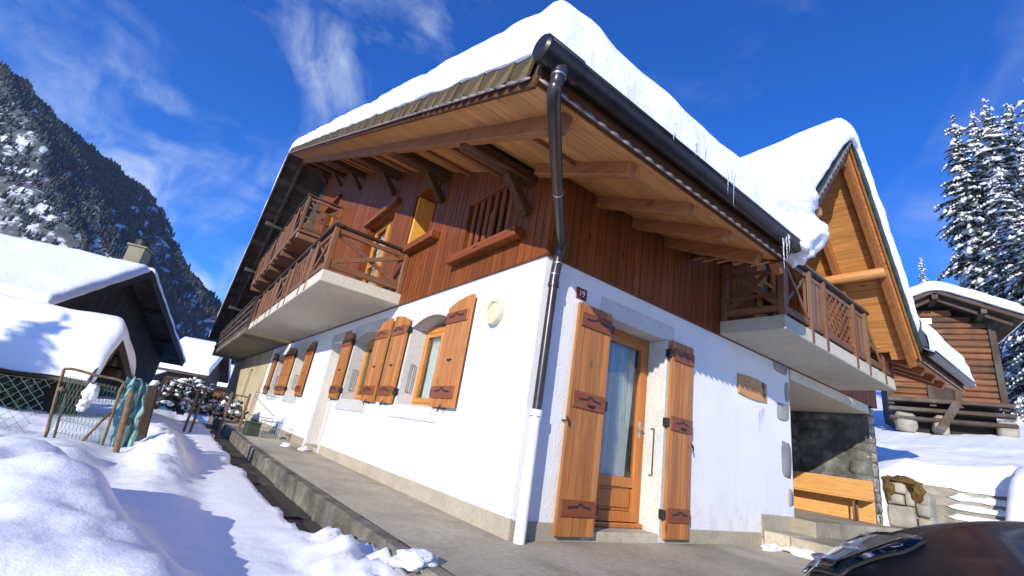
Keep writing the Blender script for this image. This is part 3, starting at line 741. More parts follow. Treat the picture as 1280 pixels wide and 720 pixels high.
# balcony doors
def balcony_door(side, a0, a1, z0, z1):
    dd = casing(side, a0, a1, z0, z1, 'door')
    wbox(MB(), side, a0 - .10, a1 + .10, z1 + .002, z1 + .13, .047, .16, .008).build('hood', 'clad_y' if side == 'L' else 'clad_x', dd)
    n = 2; w_ = (a1 - a0 - .08) / n
    for k in range(n):
        b0 = a0 + .04 + k * w_; b1 = b0 + w_ - .004
        for p, q in ((b0, b0 + .09), (b1 - .09, b1)): wbox(MB(), side, p, q, z0 + .03, z1 - .04, -.20, -.14).build('stile', 'frame', dd)
        for p, q in ((z0 + .03, z0 + .6), (z1 - .14, z1 - .04), (z0 + 1.25, z0 + 1.31)): wbox(MB(), side, b0 + .09, b1 - .09, p, q, -.20, -.145).build('rail', 'frame', dd)
        wbox(MB(), side, b0 + .09, b1 - .09, z0 + .6, z1 - .14, -.18, -.174, .001).build('pane', 'glass', dd)
    wbox(MB(), side, a0 + .05, a1 - .05, z0 + .1, z1 - .06, -.30, -.28).build('curtain', 'curtain', dd)
balcony_door('L', 5.40, 7.25, 2.95, 5.28); balcony_door('L', 12.0, 13.7, 6.0, 7.9); balcony_door('R', 4.3, 5.6, 2.95, 4.9)

# ---- roof
roof = part('roof', chalet)
def Zt_(y): return Zt(y)
def slab_poly(mb, poly, t0=0.035, t1=0.178):
    top = [Vector((x, y, Zt(y) - t0)) for x, y in poly]; n = len(top)
    mb.prism([(p.x, p.y, p.z) for p in top], (0, 0, -(t1 - t0)))
EY = -1.44
mb = MB()
slab_poly(mb, [(xv(EY) + .03, EY + .02), (2.22, EY + .02), (2.72, 0), (xv(0) + .03, 0)])
slab_poly(mb, [(7.12, EY + .02), (9.9, EY + .02), (9.9, 0), (6.6, 0)])
slab_poly(mb, [(xv(0) + .03, 0), (9.9, 0), (9.9, 16), (xv(16) + .03, 16)])
slab_poly(mb, [(xv(16) + .03, 16), (9.9, 16), (9.9, 29), (xv(29) + .03, 29)])
mb.build('roof_deck', 'roofing', roof)
# soffit boards (run along the ridge direction), real boards under the deck
y = EY + .05; bw = .155; rs = random.Random(8)
def soffit_strip(x0, x1, y0, y1, mt='soff_x'):
    L = math.hypot(y1 - y0, Zs(y1) - Zs(y0)); d = Vector((0, y1 - y0, Zs(y1) - Zs(y0))).normalized(); nrm = Vector((1, 0, 0)).cross(d)
    c = Vector(((x0 + x1) / 2, (y0 + y1) / 2, (Zs(y0) + Zs(y1)) / 2 - .012 + rs.uniform(-.0015, .0015)))
    MB().cbox(c, ((1, 0, 0), d, nrm), ((x1 - x0) / 2, L / 2 - .0015, .010), .004).build('soffit_board', mt, roof)
step = bw * math.cos(math.atan(SL))
while y < 15.8:
    y1 = y + step
    if y1 <= 0.0:
        soffit_strip(xv(y) + .05, 2.26 + (y - EY) * .35, y, y1); soffit_strip(7.08 - (y - EY) * .35, 9.88, y, y1)
    else: soffit_strip(xv(y) + .05, .02 if y > 0 else 2.6, y, y1)
    y = y1
y = 16.02
while y < 28.9:
    y1 = min(y + .3, 28.95); soffit_strip(xv(y) + .05, .02, y, y1, 'old_x'); y = y1
# barge boards
def verge_pt(y, dx=0, dz=0): return Vector((xv(y) + dx, y, Zt(y) + dz))
MB().beam(verge_pt(EY, .012, -.205), verge_pt(16, .012, -.205), .035, .095).build('barge_board', 'beam_y', roof)
MB().beam(verge_pt(16, .012, -.16), verge_pt(29, .012, -.16), .035, .26).build('barge_board', 'old_y', roof)
# verge tiles hung along the gable edge, one by one
def tile_mesh(mt, w=.27, h=.19):
    mb = MB(); n = 5; r = random.Random(2)
    mb.prism([(0, 0, 0), (0, w, .0), (0, w, -h), (0, w * .62, -h - .012), (0, w * .3, -h - .008), (0, 0.0, -h + .004)], (-.022, 0, 0))
    me = mb.mesh('tile'); me.materials.append(M[mt]); return me
tm = tile_mesh('tile')
y = EY + .02; k = 0; rt = random.Random(4); ang = math.atan(SL)
while y < 15.8:
    o = inst(tm, 'tile', verge_pt(y, -.002 - (k % 2) * .006, .035 + rt.uniform(-.012, .008)), roof, rot=(ang + rt.uniform(-.05, .05), rt.uniform(-.02, .10), rt.uniform(-.02, .02)))
    k += 1; y += .262 * math.cos(ang)
td = tile_mesh('tile_dark', .36, .2)
y = 16.05; ang2 = -math.atan(.5346)
while y < 28.7:
    inst(td, 'tile', verge_pt(y, -.004, .03), roof, rot=(ang2, .03, 0)); y += .35 * math.cos(ang2)
def scallop(p0, p1, out_, up, name='scalloped_trim', amp=.035, per=.17, h=.06):
    p0, p1 = Vector(p0), Vector(p1); d = p1 - p0; L = d.length; d.normalize(); out_ = Vector(out_); up = Vector(up)
    n = int(L / per) * 8; mb = MB(); vs = []
    for i in range(n + 1):
        s_ = L * i / n; ph = abs(math.sin(math.pi * s_ / per)); p = p0 + d * s_
        vs += [p, p + out_ * (.02 + .02 * ph) + up * -.018, p + out_ * (.012 + .028 * ph) - up * (h * .45 + amp * ph), p - up * (h * .3)]
    mb.add(vs, [(4 * i + a, 4 * i + (a + 1) % 4, 4 * i + 4 + (a + 1) % 4, 4 * i + 4 + a) for i in range(n) for a in range(4)])
    return mb.build(name, 'trim', roof, True)
scallop(verge_pt(EY + .03, -.008, -.168), verge_pt(16, -.008, -.168), (-1, 0, 0), (0, 0, 1))
scallop((xv(EY) + .02, EY - .005, Zt(EY) - .17), (2.2, EY - .005, Zt(EY) - .17), (0, -1, 0), (0, 0, 1), per=.14)
scallop((7.2, EY - .005, Zt(EY) - .17), (9.85, EY - .005, Zt(EY) - .17), (0, -1, 0), (0, 0, 1), per=.14)
MB().abox((xv(EY) + .02, EY - .022, Zt(EY) - .20), (2.24, EY + .012, Zt(EY) - .02)).build('fascia', 'beam_x', roof)
MB().abox((7.12, EY - .022, Zt(EY) - .20), (9.88, EY + .012, Zt(EY) - .02)).build('fascia', 'beam_x', roof)
# rake rafters under the soffit near the verge
MB().beam((-1.02, EY + .15, Zs(EY + .15) - .10), (-1.20, 15.9, Zs(15.9) - .10), .10, .15).build('rake_rafter', 'raft_y', roof)
MB().beam((-1.20, 16.0, Zs(16.1) - .10), (-1.15, 28.8, Zs(28.8) - .10), .12, .16).build('rake_rafter', 'old_y', roof)
# purlins with knee braces on the gable side
for i, (py_, ln, mt) in enumerate([(.42, 1.06, 'beam'), (3.02, 1.08, 'beam'), (5.85, 1.1, 'beam'), (9.4, 1.15, 'beam'), (12.6, 1.2, 'beam'), (15.9, 1.3, 'beam'), (19.5, 1.55, 'old'), (22.6, 1.55, 'old'), (25.6, 1.5, 'old'), (27.8, 1.4, 'old')]):
    z = Zs(py_) - .13 - (.0 if py_ < 16 else .06)
    MB().beam((.2, py_, z), (-ln, py_, z), .17, .22, ch=.02).build('purlin', mt + '_x', roof)
    MB().beam((-.42, py_ - .005, z - .09), (-.06, py_ - .005, z - .50), .11, .13, up=(1, 0, 1), ch=.012).build('knee_brace', mt + '_x', roof)
# cross bearer between rake rafter and purlin layer
for yy in [(-.55 + i * .92) for i in range(18)]:
    MB().beam((-1.0, yy, Zs(yy) - .055), (.02, yy, Zs(yy) - .055), .07, .07).build('lookout', 'raft_x', roof)
# rafters of the long eave
for xr in (-.22, .64, 1.31, 1.98, 7.35, 8.0, 8.65, 9.3):
    p = Vector((xr, -1.28, Zs(-1.28) - .085)); q = Vector((xr, .1, Zs(.1) - .085))
    MB().beam(p, q, .10, .15, ch=.012).build('rafter', 'raft_y', roof)
# dormer ------------------------------------------------------------
dorm = part('dormer', chalet)
ridge_y = EY + (DZ - 3.36) / SL
for sgn in (-1, 1):
    xe = DX + sgn * (DZ - 3.36) / DSL
    f = lambda z: z
    # roof plane triangle+strip: verge edge to valley
    mb = MB(); top = [Vector((DX, EY - .02, DZ)), Vector((xe, EY - .02, 3.36)), Vector((DX, ridge_y, DZ))]
    mb.prism([p - Vector((0, 0, .03)) for p in top], (0, 0, -.20)); mb.build('roof_deck', 'roofing', dorm)
    # soffit boards run along y, stacked down the slope
    sd = Vector((sgn, 0, -DSL)).normalized(); nrm = Vector((0, 1, 0)).cross(sd); Ls = math.hypot(DX - xe, DZ - 3.36); s_ = .05
    nv = Vector((sgn * DSL, 0, 1)).normalized()
    while s_ < Ls - .1:
        c = Vector((DX, 0, DZ)) + sd * (s_ + .075) - Vector((0, 0, .245))
        yend = min(.06, EY + (c.z + .245 - 3.36) / SL + .06)
        if yend < EY + .12: break
        MB().cbox((c.x, (EY + .02 + yend) / 2, c.z), (sd, (0, 1, 0), nv), (.0735, (yend - EY - .02) / 2, .010), .004).build('soffit_board', 'soff_y', dorm)
        s_ += .15
    # rafters of the gable overhang
    for yy, w_, zlow in ((EY + .10, .10, 3.36 + .06 * DSL), (-.72, .10, Zt(-.72) + .12)):
        a = Vector((DX + sgn * .05, yy, DZ - .05 * DSL - .34)); b_ = Vector((DX + sgn * (DZ - zlow) / DSL, yy, zlow - .34))
        MB().beam(a, b_, w_, .15, up=(sgn * DSL, 0, 1)).build('rafter', 'raft_x', dorm)
    # barge board, tiles and trim
    a = Vector((DX, EY - .005, DZ - .16)); b_ = Vector((xe, EY - .005, 3.36 - .16))
    MB().beam(a, b_, .03, .16, up=(sgn * DSL, 0, 1)).build('barge_board', 'raft_x', dorm)
    dd = (b_ - a).normalized(); L = (b_ - a).length
    me = MB().prism([(0, 0, .02), (.26, 0, .02), (.26, 0, -.13), (.13, 0, -.145), (0, 0, -.125)], (0, -.022, 0)).mesh('tile'); me.materials.append(M['tile_dark'])
    k = 0; s_ = .02
    while s_ < L - .2:
        p = Vector((DX, EY - .022 - .004 * (k % 2), DZ)) + dd * (s_ if sgn > 0 else s_ + .26)
        inst(me, 'tile', p, dorm, rot=(0, math.atan2(-dd.z, dd.x) if sgn > 0 else math.atan2(dd.z, -dd.x), 0)); s_ += .258; k += 1
    if sgn < 0:
        p0 = Vector((DX, EY - .03, DZ - .10)); p1 = Vector((xe, EY - .03, 3.36 - .10)); oo = scallop(p0, p1, (0, -1, 0), (0, 0, 1), amp=.05, h=.09)
    # purlin along y with a rounded outer end
    px_ = DX + sgn * 1.25; pz = Dt(px_) - .5
    MB().tube([(px_, .1, pz), (px_, EY + .06, pz), (px_, EY + .03, pz)], [.085, .085, .06], 12).build('purlin', 'soff_y', dorm, True, 40)
MB().tube([(DX, .1, DZ - .5), (DX, EY + .08, DZ - .5)], .09, 12).build('ridge_purlin', 'raft_y', dorm, True, 40)
# ---- gutters
def gutter(x0, x1, cap=True):
    gt = part('gutter', chalet); gy, gz, r = EY - .115, Zt(EY) - .035, .088; mb = MB(); n = 12
    vs = []
    for x in (x0, x1):
        for rr in (r, r - .006):
            for i in range(n + 1): t_ = math.pi * i / n; vs.append((x, gy + rr * math.cos(t_), gz - rr * math.sin(t_)))
    k = n + 1; fs = []
    for i in range(n):
        fs += [(i, i + 1, 2 * k + i + 1, 2 * k + i), (k + i + 1, k + i, 3 * k + i, 3 * k + i + 1), (i + 1, i, k + i, k + i + 1), (2 * k + i, 2 * k + i + 1, 3 * k + i + 1, 3 * k + i)]
    fs += [(0, 2 * k, 3 * k, k), (n, k + n, 3 * k + n, 2 * k + n)]
    mb.add(vs, fs); mb.build('channel', 'gutter', gt, True, 40)
    MB().tube([(x0, gy - r, gz + .004), (x1, gy - r, gz + .004)], .012, 8).build('bead', 'gutter', gt, True)
    for xx in ([x0 + .006, x1 - .006] if cap else []):
        MB().prism([(xx - .004, gy + r * math.cos(math.pi * i / 12) * 1.02, gz - r * math.sin(math.pi * i / 12) * 1.02) for i in range(13)], (.008, 0, 0)).build('end_cap', 'gutter', gt)
    nb = int((x1 - x0) / .75)
    for i in range(nb + 1):
        xx = x0 + .35 + i * .75
        if xx > x1: break
        pts = [(xx, gy + (r + .004) * math.cos(math.pi * j / 10), gz - (r + .004) * math.sin(math.pi * j / 10)) for j in range(11)]
        mb = MB(); mb.tube([pts[0]] + pts, .006, 5); mb.build('bracket', 'gutter', gt)
    return gy, gz
gy, gz = gutter(-1.50, 2.20); gutter(7.15, 9.88)
# round end of the gutter with its outlet and the downpipe
dp = part('downpipe', chalet)
MB().tube([(-1.535, gy, gz - .008), (-1.515, gy, gz - .008), (-1.20, gy, gz - .008)], [.080, .099, .099], 20).build('outlet_drum', 'gutter', dp, True, 40)
def smooth_path(pts, n=8):
    pts = [Vector(p) for p in pts]; r = []
    for i in range(len(pts) - 1):
        p0 = pts[max(i - 1, 0)]; p1 = pts[i]; p2 = pts[i + 1]; p3 = pts[min(i + 2, len(pts) - 1)]
        for k in range(n):
            t_ = k / n; r.append(.5 * ((2 * p1) + (p2 - p0) * t_ + (2 * p0 - 5 * p1 + 4 * p2 - p3) * t_ * t_ + (3 * p1 - p0 - 3 * p2 + p3) * t_ ** 3))
    return r + [pts[-1]]
PX, PY = .055, -.10
up = smooth_path([(-1.345, gy, gz - .05), (-1.342, gy + .005, gz - .12), (-1.335, gy + .02, gz - .19), (-1.28, -1.46, 3.065), (-.66, -.84, 2.975), (-.10, -.30, 2.88), (.0, -.21, 2.86)], 8)
MB().tube(up, [.080 - .03 * min(1, i / 9) for i in range(len(up))], 16).build('pipe', 'pipe', dp, True, 40)
el = smooth_path([(-.02, -.235, 2.865), (.045, -.155, 2.80), (.052, -.12, 2.66), (PX, PY, 2.50), (PX, PY, 2.42)], 6)
MB().tube(el, .052, 16).build('elbow', 'pipe', dp, True)
MB().tube([(PX, PY, 2.46), (PX, PY, 1.05)], .046, 16).build('pipe', 'pipe', dp, True, 40)
MB().tube([(PX, PY, 2.44), (PX, PY, 2.39)], .058, 16).build('collar', 'pipe', dp, True, 40)
MB().tube([(PX, PY, 1.14), (PX, PY, 1.06), (PX, PY, 1.05), (PX, PY, -.01)], [.060, .060, .053, .053], 18).build('pipe', 'whitepipe', dp, True, 40)
for z in (1.07, 2.52, 2.64): MB().tube([(PX, PY - (.0 if z < 2.6 else .025), z), (PX, PY - (.0 if z < 2.6 else .025), z + .012)], .062 if z < 2 else .0545, 16).build('clamp', 'clamp', dp, True, 40)
MB().tube([(PX + .05, PY, 2.53), (PX + .13, -.0, 2.55)], .014, 8).build('clamp', 'whitepipe', dp, True)
for i in (9, 33): 
    p, q = up[i], up[i + 1]; d = (q - p).normalized(); MB().tube([p, p + d * .014], .055, 16).build('clamp', 'clamp', dp, True, 40)

# ---- balconies
def balcony(o, a, b, L, D, z0, th, rh, pattern, ends, slabmat='slab', mt='rail', name='balcony', beams=False):
    """o: wall corner, a: along the wall, b: outward"""
    bal = part(name, chalet); o = Vector(o); a = Vector(a); b = Vector(b); up_ = Vector((0, 0, 1))
    ax = lambda v: 'xyz'[max(range(3), key=lambda i: abs(v[i]))]
    ma, mb_, mz = mt + '_' + ax(a), mt + '_' + ax(b), mt + '_z'
    P = lambda s_, t_, z: o + a * s_ + b * t_ + up_ * z
    def bx(p, q, ch=.006):
        return MB().abox([min(i, j) for i, j in zip(p, q)], [max(i, j) for i, j in zip(p, q)], ch)
    bx(P(0, -.05, z0), P(L, D, z0 + th), .012).build('slab', slabmat, bal)
    zf = z0 + th; zr = z0 + rh
    if beams:
        n = max(2, int(L / 2.2))
        for i in range(n + 1): bx(P(.15 + (L - .3) * i / n - .08, 0, z0 - .2), P(.15 + (L - .3) * i / n + .08, D - .03, z0 - .004), .02).build('joist', mb_, bal)
    # corner and intermediate posts
    stops = [0.0]
    for kind, w_ in pattern: stops.append(stops[-1] + w_)
    sc = L / stops[-1]; stops = [s_ * sc for s_ in stops]; tf = D - .05
    for i, s_ in enumerate(stops):
        s2 = min(max(s_, .05), L - .05)
        bx(P(s2 - .04, tf - .04, zf - .18 if i not in (0, len(stops) - 1) else zf + .002), P(s2 + .04, tf + (.06 if i not in (0, len(stops) - 1) else .045), zr - .05)).build('post', mz, bal)
    bx(P(-.03, tf - .07, zr - .048), P(L + .03, tf + .08, zr)).build('handrail', 'old_' + ax(a), bal)
    bx(P(.09, tf - .025, zr - .16), P(L - .09, tf + .025, zr - .09)).build('rail', ma, bal)
    bx(P(.09, tf - .03, zf + .06), P(L - .09, tf + .03, zf + .16)).build('rail', ma, bal)
    zl, zh = zf + .162, zr - .162
    for (kind, _), s0, s1 in zip(pattern, stops[:-1], stops[1:]):
        s0 = max(s0, .05) + .045; s1 = min(s1, L - .05) - .045; w_ = s1 - s0
        if kind == 'b':
            n = max(1, round(w_ / .15)); q = w_ / n
            for i in range(n): bx(P(s0 + i * q + .012, tf - .012, zl - .10), P(s0 + (i + 1) * q - .012, tf + .012, zh + .06)).build('baluster', mz, bal)
        elif kind == 'x':
            for p, q in (((s0, zl), (s1, zh)), ((s0, zh), (s1, zl))):
                off = .0 if p[1] == zl else .031
                MB().beam(P(p[0], tf - .015 + off, p[1]), P(q[0], tf - .015 + off, q[1]), .03, .055, up=b.cross(a) if 0 else (0, 0, 1)).build('brace', ma, bal)
            bx(P(s0, tf + .033, zl), P(s0 + .05, tf + .045, zh), .003).build('baluster', mz, bal)
            bx(P(s1 - .05, tf + .033, zl), P(s1, tf + .045, zh), .003).build('baluster', mz, bal)
        elif kind == 'l':
            h = zh - zl; st = .17; i = -int(h / st) - 1
            for sg in (1, -1):
                k = -h
                while k < w_:
                    x0, x1 = max(k, 0), min(k + h, w_)
                    if x1 - x0 > .04:
                        za, zb = (zl + (x0 - k), zl + (x1 - k)) if sg > 0 else (zh - (x0 - k), zh - (x1 - k))
                        t_ = tf + (.012 if sg > 0 else -.012)
                        MB().beam(P(s0 + x0, t_, za), P(s0 + x1, t_, zb), .018, .042, ch=.003).build('lattice_slat', ma, bal)
                    k += st
    # end railings
    for e, s_ in ends:
        bx(P(s_ - .045, 0.048, zr - .044), P(s_ + .045, tf - .075, zr + .002)).build('handrail', 'old_' + ax(b), bal)
        bx(P(s_ - .025, 0.048, zr - .16), P(s_ + .025, tf - .045, zr - .09)).build('rail', mb_, bal)
        bx(P(s_ - .03, 0.048, zf + .06), P(s_ + .03, tf - .045, zf + .16)).build('rail', mb_, bal)
        bx(P(s_ - .04, .05, zf), P(s_ + .04, .13, zr - .05)).build('post', mz, bal)
        for sg in (0, 1):
            t0, t1 = .13, tf - .05; p = P(s_ + (.016 if sg else -.016), t0, zl if sg else zh); q = P(s_ + (.016 if sg else -.016), t1, zh if sg else zl)
            MB().beam(p, q, .03, .075).build('brace', mb_, bal)
        if e == 'xx':
            zm = (zl + zh) / 2
            bx(P(s_ - .055, .13, zm - .20), P(s_ - .034, tf - .05, zm - .15)).build('rail', mb_, bal)
            bx(P(s_ - .055, .13, zm + .15), P(s_ - .034, tf - .05, zm + .20)).build('rail', mb_, bal)
    return bal
balcony((0, 3.92, 0), (0, 1, 0), (-1, 0, 0), 8.2, 1.41, 2.755, .20, 1.03, [('x', 1.0), ('b', .5), ('l', 1.2), ('b', .6), ('x', 1.0), ('b', .6), ('l', 1.2), ('b', .5), ('x', 1.0)], [('x', .05), ('x', 8.15)])
balcony((3.34, 0, 0), (1, 0, 0), (0, -1, 0), 4.3, .94, 2.755, .20, 1.16, [('x', .85), ('b', .5), ('l', 1.15), ('b', .55), ('x', .75), ('b', .5)], [('xx', .05), ('x', 4.25)])
balcony((0, 10.9, 0), (0, 1, 0), (-1, 0, 0), 10.0, 1.15, 5.85, .07, 1.28, [('x', 1.0), ('b', .6), ('l', 1.2), ('b', .6), ('x', 1.0), ('b', .6), ('l', 1.2), ('b', .6), ('x', 1.0)], [('xx', .05)], 'rail_y', beams=True)
balcony((0, 13.2, 0), (0, 1, 0), (-1, 0, 0), 13.5, 1.4, 2.75, .22, 1.25, [('b', 2.2)] * 6, [('x', .05), ('x', 13.45)], 'slab_old', 'old')
# wooden cross boards of the old balcony
for k, z in enumerate((3.15, 3.42, 3.70)):
    MB().abox((-1.425, 13.3, z), (-1.402, 26.6, z + .16)).build('board', 'old_y', chalet)

# ---- porch recess
MB().abox((5.62, -.02, 2.56), (9.28, 3.2, 2.745), .006).build('porch_ceiling', 'slab', chalet)
MB().box((5.62, 3.2, -.1), (9.9, 3.25, 2.7)).build('porch_back_wall', 'shadestone', chalet)
pw = MB().box((9.345, .03, -.1), (9.72, 3.2, 2.72)); pw = pw.build('porch_wall', 'shadestone', chalet); pw['label'] = 'rubble stone side wall of the porch, darkened as shade'
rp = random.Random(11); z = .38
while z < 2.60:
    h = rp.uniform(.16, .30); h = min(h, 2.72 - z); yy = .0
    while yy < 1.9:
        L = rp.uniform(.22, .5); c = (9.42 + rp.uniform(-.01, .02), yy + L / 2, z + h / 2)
        blob_stone(c, (.10, L / 2 - .002, h / 2 - .002), .16, 9, 7, int(yy * 100 + z * 1000)).build('stone', 'shadestone', pw, True); yy += L
    # front end stones in a paler material, their sunlight put into the colour
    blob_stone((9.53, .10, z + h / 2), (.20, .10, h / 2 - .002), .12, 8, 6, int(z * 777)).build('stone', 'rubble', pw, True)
    z += h

# ---- porch floor and steps (concrete, part of the setting)
def cslab(lo, hi, name='concrete_step', mt='concrete'):
    o = MB().abox(lo, hi, .02).build(name, mt); tag(o, kind='structure'); return o
cslab((4.55, -.95, -.2), (9.9, -.37, .19)); cslab((5.42, -.36, -.2), (9.9, 3.19, .395))
cslab((4.55, -.365, -.2), (5.41, -.02, .192))

# ---- bench in the porch
bn = thing('bench', 'honey coloured wooden bench against the stone wall of the porch', 'bench', (9.1, .75, .395))
def B(lo, hi, name, mt='bench', ch=.006): return MB().abox(lo, hi, ch).build(name, mt, bn)
B((9.235, .02, .84), (9.275, 2.0, 1.20), 'backrest'); B((9.235, .02, .40), (9.275, 2.0, .828), 'back_panel')
B((8.85, .02, .80), (9.23, 2.0, .84), 'seat')
for yy in (.28, 1.7):
    for xx in (8.92, 9.12): MB().tube([(xx, yy, .80), (xx - .02, yy, .395)], .018, 8).build('leg', 'rail_z', bn, True)

# ---- round lamp, house number, carved plaque
lp = thing('wall_lamp', 'round cream bulkhead lamp on the white wall between window and corner', 'lamp', (0, .78, 2.20))
def disc_x(r, d0, d1, name, mt, rings, n=32):
    mb = MB(); vs = []; 
    for (rr, dd) in rings:
        for j in range(n): t_ = 2 * math.pi * j / n; vs.append((-dd, .78 + rr * math.cos(t_), 2.20 + rr * math.sin(t_)))
    fs = [(i * n + j, i * n + (j + 1) % n, (i + 1) * n + (j + 1) % n, (i + 1) * n + j) for i in range(len(rings) - 1) for j in range(n)]
    fs.append(tuple((len(rings) - 1) * n + j for j in range(n))); mb.add(vs, fs); return mb.build(name, mt, lp, True, 35)
disc_x(.15, 0, .1, 'ring', 'cream', [(.145, .0), (.15, .03), (.15, .075), (.142, .085), (.125, .085), (.118, .06)])
disc_x(.118, 0, .1, 'dome', M['cream'], [(.1175, .058), (.105, .066), (.08, .072), (.04, .075), (.01, .076)])
npl = thing('house_number_plate', 'small brown enamel plate with white number 19 above the shutter', 'sign', (.555, 0, 2.49))
MB().abox((.475, -.012, 2.425), (.635, -.001, 2.555), .003).build('plate', 'sign_brown', npl)
def text_mesh(txt, size, loc, mt, parent, extr=.001, name='lettering'):
    cu = bpy.data.curves.new('txt', 'FONT'); cu.body = txt; cu.size = size; cu.extrude = extr; cu.align_x = 'CENTER'; cu.align_y = 'CENTER'
    ob = bpy.data.objects.new('txt', cu); COL.objects.link(ob); dg = bpy.context.evaluated_depsgraph_get(); dg.update()
    me = bpy.data.meshes.new_from_object(ob.evaluated_get(dg)); bpy.data.objects.remove(ob)
    me.materials.clear(); me.materials.append(M[mt]); o = bpy.data.objects.new(name, me); COL.objects.link(o); o.parent = parent
    o.location = Vector(loc) - wloc(parent); o.rotation_euler = (R_(90), 0, 0); return o
text_mesh('19', .10, (.555, -.0135, 2.49), 'sign_white', npl)
pq = thing('wooden_plaque', 'carved yellow wood plaque with painted flower on the wall beside the porch', 'sign', (4.33, 0, 2.05))
pts = [(3.90, 2.02), (3.90, 2.30), (4.2, 2.325), (4.45, 2.325), (4.76, 2.30), (4.76, 2.02), (4.45, 1.995), (4.2, 1.995)]
mb = MB(); wprism(mb, 'R', pts, .002, .028); mb.build('board', 'plaque', pq)
# faint carved lines (too worn to read) and the painted flower
for k, (x0, x1, z) in enumerate([(4.02, 4.22, 2.225), (4.05, 4.40, 2.165), (4.02, 4.36, 2.105)]):
    mb = MB(); mb.tube(smooth_path([(x0 + (x1 - x0) * i / 7, -.0285, z + .018 * (-1) ** i * (1 - .3 * (i % 3))) for i in range(8)], 4), .003, 5); mb.build('carving', 'carved', pq)
mb = MB(); mb.tube(smooth_path([(4.66, -.029, 2.04), (4.655, -.03, 2.12), (4.64, -.03, 2.2)], 4), [.012, .011, .010, .010, .009, .008, .008, .008, .008], 6); mb.build('stem', 'leaf_green', pq)
for dx, dz, s_ in ((-.03, .22, .03), (.02, .235, .03), (-.005, .255, .03), (0, .2, .025)):
    mb = MB(); mb.add(blob_stone((4.645 + dx, -.030, 2.02 + dz), (s_, .006, s_ * 1.1), .2, 8, 5, dx).v, blob_stone((0, 0, 0), (1, 1, 1), 0, 8, 5).f); mb.build('petal', 'leaf_blue', pq)
for sx in (-1, 1): mb = MB(); wprism(mb, 'R', [(4.66, 2.04), (4.66 + sx * .05, 2.09), (4.66 + sx * .045, 2.15)], .0285, .031); mb.build('leaf', 'leaf_green', pq)

# ================================================================== ROOF SNOW
def edge_tab(r, n=9, over=.0):
    tab = [(.07, -.03)]
    for i in range(n + 1):
        th = -0.25 + (math.pi / 2 + .25) * i / n
        tab.append((r * (1 - math.cos(th)) - over, max(-.02, math.sin(th)) if th > 0 else .10 * math.sin(th)))
    return tab
def roof_snow(name, label, rows, cols, zfun, tfun, edge_row, keep=None, mt='snow_soft', lump=.03, seed=0):
    """rows: list of (y, factor), cols(y): list of (x, factor)"""
    mb = MB(); nc = None; vs = []
    for (y_, fy) in rows:
        cs = cols(y_); nc = len(cs)
        for (x_, fx) in cs:
            t_ = tfun(x_, y_); f = min(fx, fy) if min(fx, fy) < 0 else fx * fy
            z = zfun(x_, y_) + t_ * f
            e = max(0, 1 - abs(f - .5) * 2.2)
            q = Vector((x_, y_, z)); nn = noise.noise_vector(q * 3.2 + Vector((seed, 0, 0))) * (lump * .55) + noise.noise_vector(q * 7.0) * (lump * .75 * e + lump * .06) + noise.noise_vector(q * 19.0) * (lump * .5 * e + .004)
            vs.append((q.x + nn.x, q.y + nn.y, q.z + nn.z))
    nr = len(rows)
    fs = []
    for j in range(nr - 1):
        for i in range(nc - 1):
            q = (j * nc + i, j * nc + i + 1, (j + 1) * nc + i + 1, (j + 1) * nc + i)
            if keep and not all(keep(vs[k]) for k in q): continue
            fs.append(q)
    mb.v = vs; mb.f = fs; o = mb.build(name, mt, None, True); return tag(o, label, 'snow', 'snow lying on roofs')
def seq(a, b, st): n = max(1, round((b - a) / st)); return [a + (b - a) * i / n for i in range(n + 1)]
def seqn(a, b, n): return [a + (b - a) * i / n for i in range(n + 1)]
ET = edge_tab(.20, 9, .035)
rows = [(EY - .15 + d, f) for d, f in ET] + [(y, 1.0) for y in seq(EY + .22, 15.3, .11)] + [(y, 1.0) for y in seq(15.45, 17, .15)] + [(y, 1.0) for y in seq(17.5, 28.6, .6)]
rows += [(29.1 - d, f) for d, f in reversed(ET)]
def cols_main(y): return [(xv(y) - .01 + d, f) for d, f in ET] + [(xv(y) + d, 1.0) for d in seqn(.24, 4.2, 36)] + [(x, 1.0) for x in seqn(xv(y) + 4.4, 9.6, 22)] + [(9.98 - d, f) for d, f in reversed(ET)]
def z_main(x, y):
    if y < 15.2: return Zt(y) + .035
    if y > 16.8: return Zt(y) + .035
    k = (y - 15.2) / 1.6; return lerp(lerp(Zt(15.2), Zt(16), k), lerp(Zt(16), Zt(16.8), k), k) + .035
def t_main(x, y): return .55 + .08 * fbm((x * .7, y * .7, 2), 3) + .05 * sstep(3, -1, y)
def keep_main(p): return not (abs(p[0] - DX) < (DZ - Zt(max(p[1], EY))) / DSL - .35 and p[1] < ridge_y)
roof_snow('roof_snow', 'thick white snow blanket on the main roof of the chalet', rows, cols_main, z_main, t_main, None, keep_main, lump=.045)
